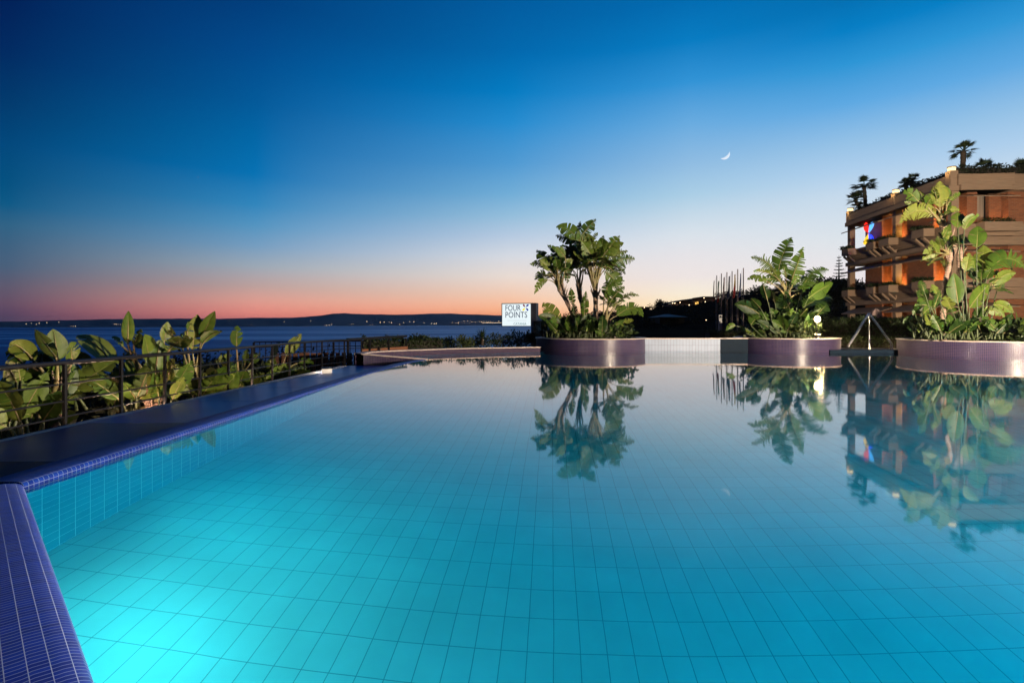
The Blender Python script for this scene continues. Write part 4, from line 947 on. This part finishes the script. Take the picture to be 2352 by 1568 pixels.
# storeys: brick panels, lit niches, windows, awnings on both faces
lev = [(7.15, 9.10), (3.95, 5.92), (.5, 2.78)]
cols = [LA-.45, 5.2]
for z0, z1 in lev:
    for a0, a1 in ((1.9, 4.35), (7.1, 9.15)):
        mb = MB(); FA.box(mb, a0, a1, -1.5, -.18, z0+.002, z1-.002); mb.build('brick_panel', M['brick'], hotel)
    for a0, a1 in ((5.35, 7.1), (.3, 1.9)):
        mb = MB(); FA.box(mb, a0, a1, -1.5, -.95, z0+.002, z1-.002); mb.build('niche_wall', M['brick'], hotel)
    wd = None
    mb = MB(); FA.box(mb, 4.36, 5.05, -1.5, -.9, z0+.002, z0+1.15); mb.build('window', M['warmglass'], hotel)
    mb = MB(); FA.box(mb, 4.36, 5.05, -1.5, -.86, z0+1.152, z1-.002); mb.build('window_head', M['curtain'], hotel)
    fm = MB()
    for a in (4.37, 4.70, 5.03): FA.box(fm, a-.02, a+.02, -.855, -.80, z0+.004, z1-.004)
    for z in (z0+1.12, z1-.05): FA.box(fm, 4.39, 5.01, -.853, -.805, z, z+.04)
    fm.build('window_frame', M['iron'], hotel)
    fm = MB()
    for a in (1.32, 1.92, 2.53): FB.box(fm, a-.025, a+.025, -.795, -.74, z0+.004, z1-.004)
    for z in (z0+.04, z1-.07): FB.box(fm, 1.345, 2.505, -.793, -.745, z, z+.05)
    fm.build('window_frame', M['iron'], hotel)
    for a0, a1 in ((5.5, LA-.7), (.8, 4.9)):
        mb = MB(); FA.slope(mb, a0, a1, -.25, z1-.18, 1.0, z1-.62, .07); mb.build('awning', M['conc'], hotel)
    for a in (6.2, 1.2): lamp('niche_uplight', 'POINT', FA.p(a, -.55, z0+.18), 75 if z0 > 3 else 35, (1,.47,.12), .05)
    lamp('end_uplight', 'POINT', FA.p(9.7, -.5, z0+.2), 5, (1,.6,.2), .05)
    lamp('window_light', 'POINT', FA.p(4.7, -.45, z0+.5), 22, (1,.6,.15), .05)
    # right face
    mb = MB(); FB.box(mb, 1.3, 2.55, -1.4, -.8, z0+.002, z1-.002); mb.build('curtained_window', M['curtain'], hotel)
    mb = MB(); FB.box(mb, 2.62, 3.38, -1.4, -.6, z0+.002, z1-.002); FB.box(mb, 3.40, LB, -1.4, -.20, z0+.002, z1-.35); mb.build('brick_panel', M['brick'], hotel)
    mb = MB(); FB.box(mb, 3.3, LB, -.8, -.10, z1-.33, z1-.003); mb.build('panel_lintel', M['brick'], hotel)
    mb = MB(); FB.slope(mb, .5, 3.2, -.25, z1-.18, .75, z1-.42, .06); mb.build('awning', M['conc'], hotel)
    lamp('niche_uplight', 'POINT', FB.p(2.9, -.25, z0+.15), 20, (1,.5,.18), .05)
for a in (LA-.12, 5.2, .12):
    mb = MB(); FA.box(mb, a-.17, a+.17, -.26, .14, .3, 9.10); mb.build('column', M['conc'], hotel)
    mb = MB(); FA.box(mb, a-.20, a+.20, -.20, .24, 9.402, 10.30); c_ = mb.build('roof_pier', M['conc'], hotel)
    mb = MB(); b0 = FA.p(a, .02, 10.302); mb.tube([b0, b0+Vector((0,0,.20))], .19, 16); mb.build('lamp_cap', M['warmlamp'], c_)
    mb = MB(); mb.tube([b0+Vector((0,0,.202)), b0+Vector((0,0,.26))], .22, 16); mb.build('lamp_lid', M['conc'], c_)
    lamp('roof_lamp_glow', 'POINT', b0+nA*.45+Vector((0,0,-.1)), 9, (1,.65,.25), .05)
pbx = []
for zt in (7.15, 3.95):
    for a0, a1 in ((9.6, 10.5), (6.3, 7.2), (4.6, 5.7), (1.2, 2.3)):
        mb = MB(); FA.box(mb, a0, a1, .225, .85, zt-.46, zt+.02)
        FA.slope(mb, a0+.1, a0+.3, .225, zt-.95, .78, zt-.46, .14); FA.slope(mb, a1-.3, a1-.1, .225, zt-.95, .78, zt-.46, .14)
        mb.build('planter_box', M['conc'], hotel)
        pbx.append((FA.p((a0+a1)/2, .55, zt+.1), FA, a0, zt))
    mb = MB(); FB.box(mb, 1.1, 3.3, .225, .8, zt-.5, zt+.02); mb.build('planter_box', M['conc'], hotel)
    pbx.append((FB.p(2.2, .5, zt+.1), FB, 1.1, zt))
where = {9.6: 'at the far corner', 6.3: 'beside the lit niche', 4.6: 'beside the middle column', 1.2: 'nearest the front corner', 1.1: 'below the curtained window'}
for p, fc, a0, zt in pbx:
    t = thing('balcony_plant', 'dark trailing plant in the %s floor balcony box %s of the hotel' % ('top' if zt > 6 else 'middle', where[a0]), 'plant', p-Vector((0,0,.1)), 'balcony plants')
    mb = MB(); bush_mb(mb, p, (.42,.6,.11) if fc is FA else (1.2,.4,.3), 420, .13, rs, (0,.5)); mb.build('foliage', M['bush'], t)
def rhedge(label, fc, a0, a1, z1, n):
    p0, p1 = fc.p(a0,-.45,0), fc.p(a1,-.45,0)
    hedge(label, (p0.x,p0.y), (p1.x,p1.y), .8, 9.9, z1, n, .12, (0,.4), 'roof_hedge', 'hedges on the hotel roof', 'scrub')
rhedge('dark trimmed hedge along the receding roof edge of the hotel', FA, .2, LA-.3, 10.42, 5200)
rhedge('dark trimmed hedge along the front roof edge of the hotel', FB, .4, LB, 10.62, 5200)
GPm = 'palms on the hotel roof'
def rp(px, py, Y): return at(px, py, Y)
fan_palm('tall roof palm with bare trunk near the far corner of the hotel', rp(1987, 478, 40.2), 1.75, 1.05, 51, -.05)
fan_palm('short roof palm leaning left at the far corner of the hotel', rp(1974, 478, 40.6), .62, .85, 52, -.3)
fan_palm('smaller of the twin roof palms above the middle of the hotel', rp(2082, 443, 35.4), .60, .55, 53, -.05)
fan_palm('larger of the twin roof palms above the middle of the hotel', rp(2093, 443, 35.0), .78, .66, 54, .08)
fan_palm('tallest roof palm above the front corner of the hotel', rp(2209, 394, 31.0), 1.22, .78, 55, .12, nf=24)
fan_palm('trunkless spreading roof palm right of the tallest roof palm', rp(2262, 392, 31), .12, .75, 56)
fan_palm('trunkless roof palm cut by the right frame edge', rp(2346, 392, 31), .02, .85, 57)
# neon emblem on the left face
ne = thing('neon_sign', 'glowing four petal emblem in red, blue and yellow on the hotel brick', 'neon sign', FA.p(8.62, -.18, 7.9))
def nfr(u, v, n): return FA.p(8.62 - u*1.0, -.18 + n, 8.16 + v)
for (du, dv, mt, w_) in ((-.50,.72,'nred',.62), (.46,.70,'nlight',.46), (-.48,-.74,'nyellow',.46), (.48,-.66,'nblue',.56)):
    mb = MB(); petal(mb, nfr, du*.06, dv*.06, du, dv, w_, .02, .10); mb.build('petal', M[mt], ne)
for (u, v, c, p_) in ((-.3,.3,(1,.1,.05),4),(.45,0,(.02,.05,1),26),(-.35,-.5,(1,.7,.05),5)): lamp('neon_glow', 'POINT', nfr(u, v, .55), p_, c, .2)

# folded parasol
ps = at(2012, 735, 29.5); t = thing('folded_parasol', 'folded mauve parasol rising behind the hedge and handrail', 'parasol', (ps.x, ps.y, .5))
mb = MB(); mb.tube([(ps.x,ps.y,.5),(ps.x,ps.y,2.25)], .025, 8); mb.build('pole', M['iron'], t)
mb = MB(); rows = []
for i, (z, r) in enumerate(((2.22,.015),(2.15,.12),(2.0,.22),(1.8,.28),(1.55,.31),(1.3,.27),(1.1,.24))):
    rows.append([(ps.x + r*(1+.22*math.cos(7*a+i*.3))*math.cos(a), ps.y + r*(1+.22*math.cos(7*a+i*.3))*math.sin(a), z) for a in [2*PI*k/42 for k in range(42)]])
mb.grid(list(reversed(rows)), closed=True); mb.build('canvas', M['canvas'], t)

# ------------------------------------------------------------------ flagpoles, totem, houses, moon
fcol = [((.30,.10,.09),), ((.02,.09,.04), (.28,.27,.25), (.26,.015,.015)), ((.26,.21,.23),), ((.08,.09,.13),), ((.30,.20,.03), (.25,.02,.02)), ((.03,.04,.16),)]
fl_lab = ['faded red flag', 'green white and red flag', 'mauve grey flag', 'dark blue grey flag', 'yellow and red flag', 'deep blue flag']
plab = ['shortest flagpole, at the left end of the row', 'flagpole second from the left, behind the pale totem', 'third flagpole from the left in the row', 'third flagpole from the right in the row', 'flagpole second from the right in the row', 'tallest flagpole, at the right end of the row']
for k, (px, py) in enumerate(((1646.3,632.6),(1657,628),(1669.6,625),(1681.5,622.7),(1694.5,618),(1707.5,615.6))):
    Y = 4.9*F/(HY-py); top = at(px, py, Y); t = thing('flagpole', plab[k], 'flagpole', (top.x, top.y, .3), 'flagpoles beyond the pool')
    mb = MB(); mb.tube([(top.x,top.y,.0),(top.x,top.y,top.z)], [.05,.04], 10); mb.build('pole', M['pole'], t)
    mb = MB(); mb.tube([(top.x-.12,top.y,.6),(top.x-.14,top.y,top.z-.25)], .008, 4); mb.build('halyard', M['white_post'], t)
    ft = thing('flag', '%s hanging limp from the %s' % (fl_lab[k], plab[k].split(',')[0].replace(' in the row', '')), 'flag', (top.x-.14, top.y, top.z-2.6), 'flags hanging on the poles')
    cs = fcol[k]; mats = []
    for i, c in enumerate(cs): c = tuple(min(.8, x*1.7+.02) for x in c); mats.append(plain('flag_cloth', c, tuple(x*.8 for x in c), .9, 3, .1))
    mb = MB(); zt = top.z-.45-.25*(k == 1); n = 12; L = 2.0
    for i in range(n):
        rows = []
        for j in (i, i+1):
            t_ = j/n; wd = .015+.16*t_
            rows.append([(top.x-.27-wd*s_ + .03*math.sin(s_*14+t_*3), top.y-.05+.09*math.sin(s_*16+k+t_*2), zt-L*t_-.16*s_) for s_ in [q/10 for q in range(11)]])
        mb.grid(rows, None, min(len(cs)-1, int(i/n*len(cs))))
    mb.build('cloth', mats, ft)
p = at(1654.5, 758, 38); t = thing('totem', 'pale slab totem with a round hole in front of the flagpoles', 'totem', p)
mb = MB(); zt = at(1654.5, 723, 38).z; w2 = .11
mb.box(p.x-w2, p.x+w2, p.y-.06, p.y+.06, p.z-.2, zt-.30)
ci = []
for i in range(24):
    a0, a1 = 2*PI*i/24, 2*PI*(i+1)/24
    def sq(a):
        c_, s_ = math.cos(a), math.sin(a); m_ = max(abs(c_), abs(s_)); return Vector((p.x+.11*c_/m_, 0, zt-.15+.15*s_/m_))
    def ro(a): return Vector((p.x+.075*math.cos(a), 0, zt-.15+.10*math.sin(a)))
    for y in (-.06, .06):
        q = [sq(a0), sq(a1), ro(a1), ro(a0)]
        for v in q: v.y = p.y+y
        mb.face(q if y > 0 else q[::-1])
    q = [ro(a0), ro(a1)]; mb.face([Vector((q[0].x,p.y-.06,q[0].z)), Vector((q[1].x,p.y-.06,q[1].z)), Vector((q[1].x,p.y+.06,q[1].z)), Vector((q[0].x,p.y+.06,q[0].z))])
    q = [sq(a0), sq(a1)]; mb.face([Vector((q[0].x,p.y-.06,q[0].z)), Vector((q[1].x,p.y-.06,q[1].z)), Vector((q[1].x,p.y+.06,q[1].z)), Vector((q[0].x,p.y+.06,q[0].z))][::-1])
mb.build('slab', M['white_post'], t)

def house(label, px0, px1, ytop, ybot, Y, roof, wins, lit=(), depth=8, mat='render', rmat='roof'):
    a, b = at(px0, ybot, Y), at(px1, ytop, Y); t = thing('house', label, 'house', ((a.x+b.x)/2, Y, a.z-2), 'houses on the hill')
    mb = MB(); mb.box(a.x, b.x, Y, Y+depth, a.z-4, b.z); mb.build('wall', M[mat], t)
    w_ = b.x-a.x; mb = MB(); e = .08*w_
    if roof == 'flat': mb.box(a.x-e, b.x+e, Y-.7, Y+depth+.5, b.z+.004, b.z+.45)
    elif roof == 'gable':
        h = .16*w_; xm = (a.x+b.x)/2+.15*w_
        for q in ((a.x-e, xm), (xm, b.x+e)):
            z0, z1 = (b.z, b.z+h) if q[0] < xm-1e-6 else (b.z+h, b.z)
            mb.hexa([(q[0],Y-.6,z0+.01),(q[1],Y-.6,z1+.01),(q[1],Y+depth+.6,z1+.01),(q[0],Y+depth+.6,z0+.01),(q[0],Y-.6,z0+.35),(q[1],Y-.6,z1+.35),(q[1],Y+depth+.6,z1+.35),(q[0],Y+depth+.6,z0+.35)])
        mb.face([(a.x-e*.5,Y-.05,b.z),(b.x+e*.5,Y-.05,b.z),(xm,Y-.05,b.z+h)])
    else:
        h = .13*w_; c = [(a.x-e,Y-1,b.z),(b.x+e,Y-1,b.z),(b.x+e,Y+depth+1,b.z),(a.x-e,Y+depth+1,b.z)]; r0, r1 = Vector((a.x+.42*w_,Y+depth/2,b.z+h)), Vector((a.x+.58*w_,Y+depth/2,b.z+h))
        mb.face([c[0],c[1],r1,r0]); mb.face([c[1],c[2],r1]); mb.face([c[2],c[3],r0,r1]); mb.face([c[3],c[0],r0]); mb.face(c[::-1])
    mb.build('roof', M[rmat], t)
    for i, (u0, u1, v0, v1) in enumerate(wins):
        x0, x1 = a.x+w_*u0, a.x+w_*u1; z0, z1 = a.z+(b.z-a.z)*v0, a.z+(b.z-a.z)*v1
        mb = MB(); mb.box(x0, x1, Y-.06, Y-.004, z0, z1); mb.build('window', M['warmglass'] if i in lit else M['dark'], t)
    return t
house('long gabled house on the ridge with dim windows', 1543, 1588, 697.5, 706, 150, 'gable', [(.12,.2,.3,.75),(.35,.45,.3,.75),(.6,.7,.3,.75),(.8,.88,.3,.75)], (), 8)
house('boxy house on the ridge with one bright yellow window', 1590, 1613, 689, 708, 150, 'flat', [(.30,.62,.42,.78),(.70,.86,.42,.78),(.1,.2,.1,.3)], (0,), 8)
house('flat roofed house highest on the ridge by the flagpoles', 1615, 1643, 684.5, 712, 152, 'flat', [(.1,.3,.5,.75),(.45,.65,.5,.75),(.2,.5,.15,.3)], (), 8)
house('small house at the low left end of the ridge', 1474, 1492, 708, 715, 150, 'flat', [(.2,.4,.3,.7),(.6,.8,.3,.7)], (), 6)
house('pale hip roofed pavilion low on the dark hillside', 1516, 1572, 728, 742, 98, 'hip', [(.05,.25,.1,.8),(.3,.5,.1,.8),(.55,.75,.1,.8),(.8,.95,.1,.8)], (), 7, 'dark', 'canvasroof')
hl = MB()
for px, py in ((1562,694.5),(1550,696),(1583,700.3),(1480,706),(1620,693),(1604,711.5),(1552,711),(1567,711),(1617,684),(1739,675),(1622,735),(1545,696)):
    hl.ball(at(px, py, 96 if py > 720 else (112 if px > 1700 else 148)), .13 if py < 720 and px < 1700 else .08, 0, 6, 4)
o = hl.build('hillside_lights', M['town']); o['kind'] = 'stuff'; o['label'] = 'scattered white lamps among the hillside houses'; o['category'] = 'lights'

hz = MB(); hz.box(-22000, 22000, -1500, 17500, -14.5, 230)
m, nt_, bs = newmat('evening_haze'); nt_.nodes.remove(bs)
pv = nt_.nodes.new('ShaderNodeVolumePrincipled'); pv.inputs['Density'].default_value = 2.8e-5; pv.inputs['Color'].default_value = (.92,.95,1,1); pv.inputs['Anisotropy'].default_value = .1
nt_.links.new(pv.outputs[0], nt_.nodes['Material Output'].inputs['Volume'])
o = hz.build('haze', m); o['kind'] = 'stuff'; o['label'] = 'thin evening haze over the bay'; o['category'] = 'haze'
# moon: the lit lune of a sphere
mo = at(1664.5, 355, 40000); rm = 11.2/F*40000
mb = MB(); fwd = (Vector((0,0,H))-mo).normalized(); sun = (Vector((.58,0,-.78))); sun = (sun - fwd*sun.dot(fwd)).normalized(); ax = sun.cross(fwd).normalized()
rows = []
for i in range(9):
    th = -.02 + (i/8)*1.12      # from the bright limb inward
    rows.append([mo + rm*(ax*math.cos(f_) + (sun*math.cos(th)+fwd*math.sin(th))*math.sin(f_)) for f_ in [PI*j/24 for j in range(25)]])
mb.grid(rows)
tag(mb.build('moon', M['moon'], org=mo), 'thin white crescent moon in the clear evening sky', 'moon')
tag_s = MB(); v0 = at(455, 407, 40000); tag_s.ball(v0, 17, 0, 8, 6)
tag(tag_s.build('star', M['moon'], org=v0), 'single faint star in the blue sky above the sea', 'star')

for o in bpy.data.objects:
    if '_o' in o: del o['_o']
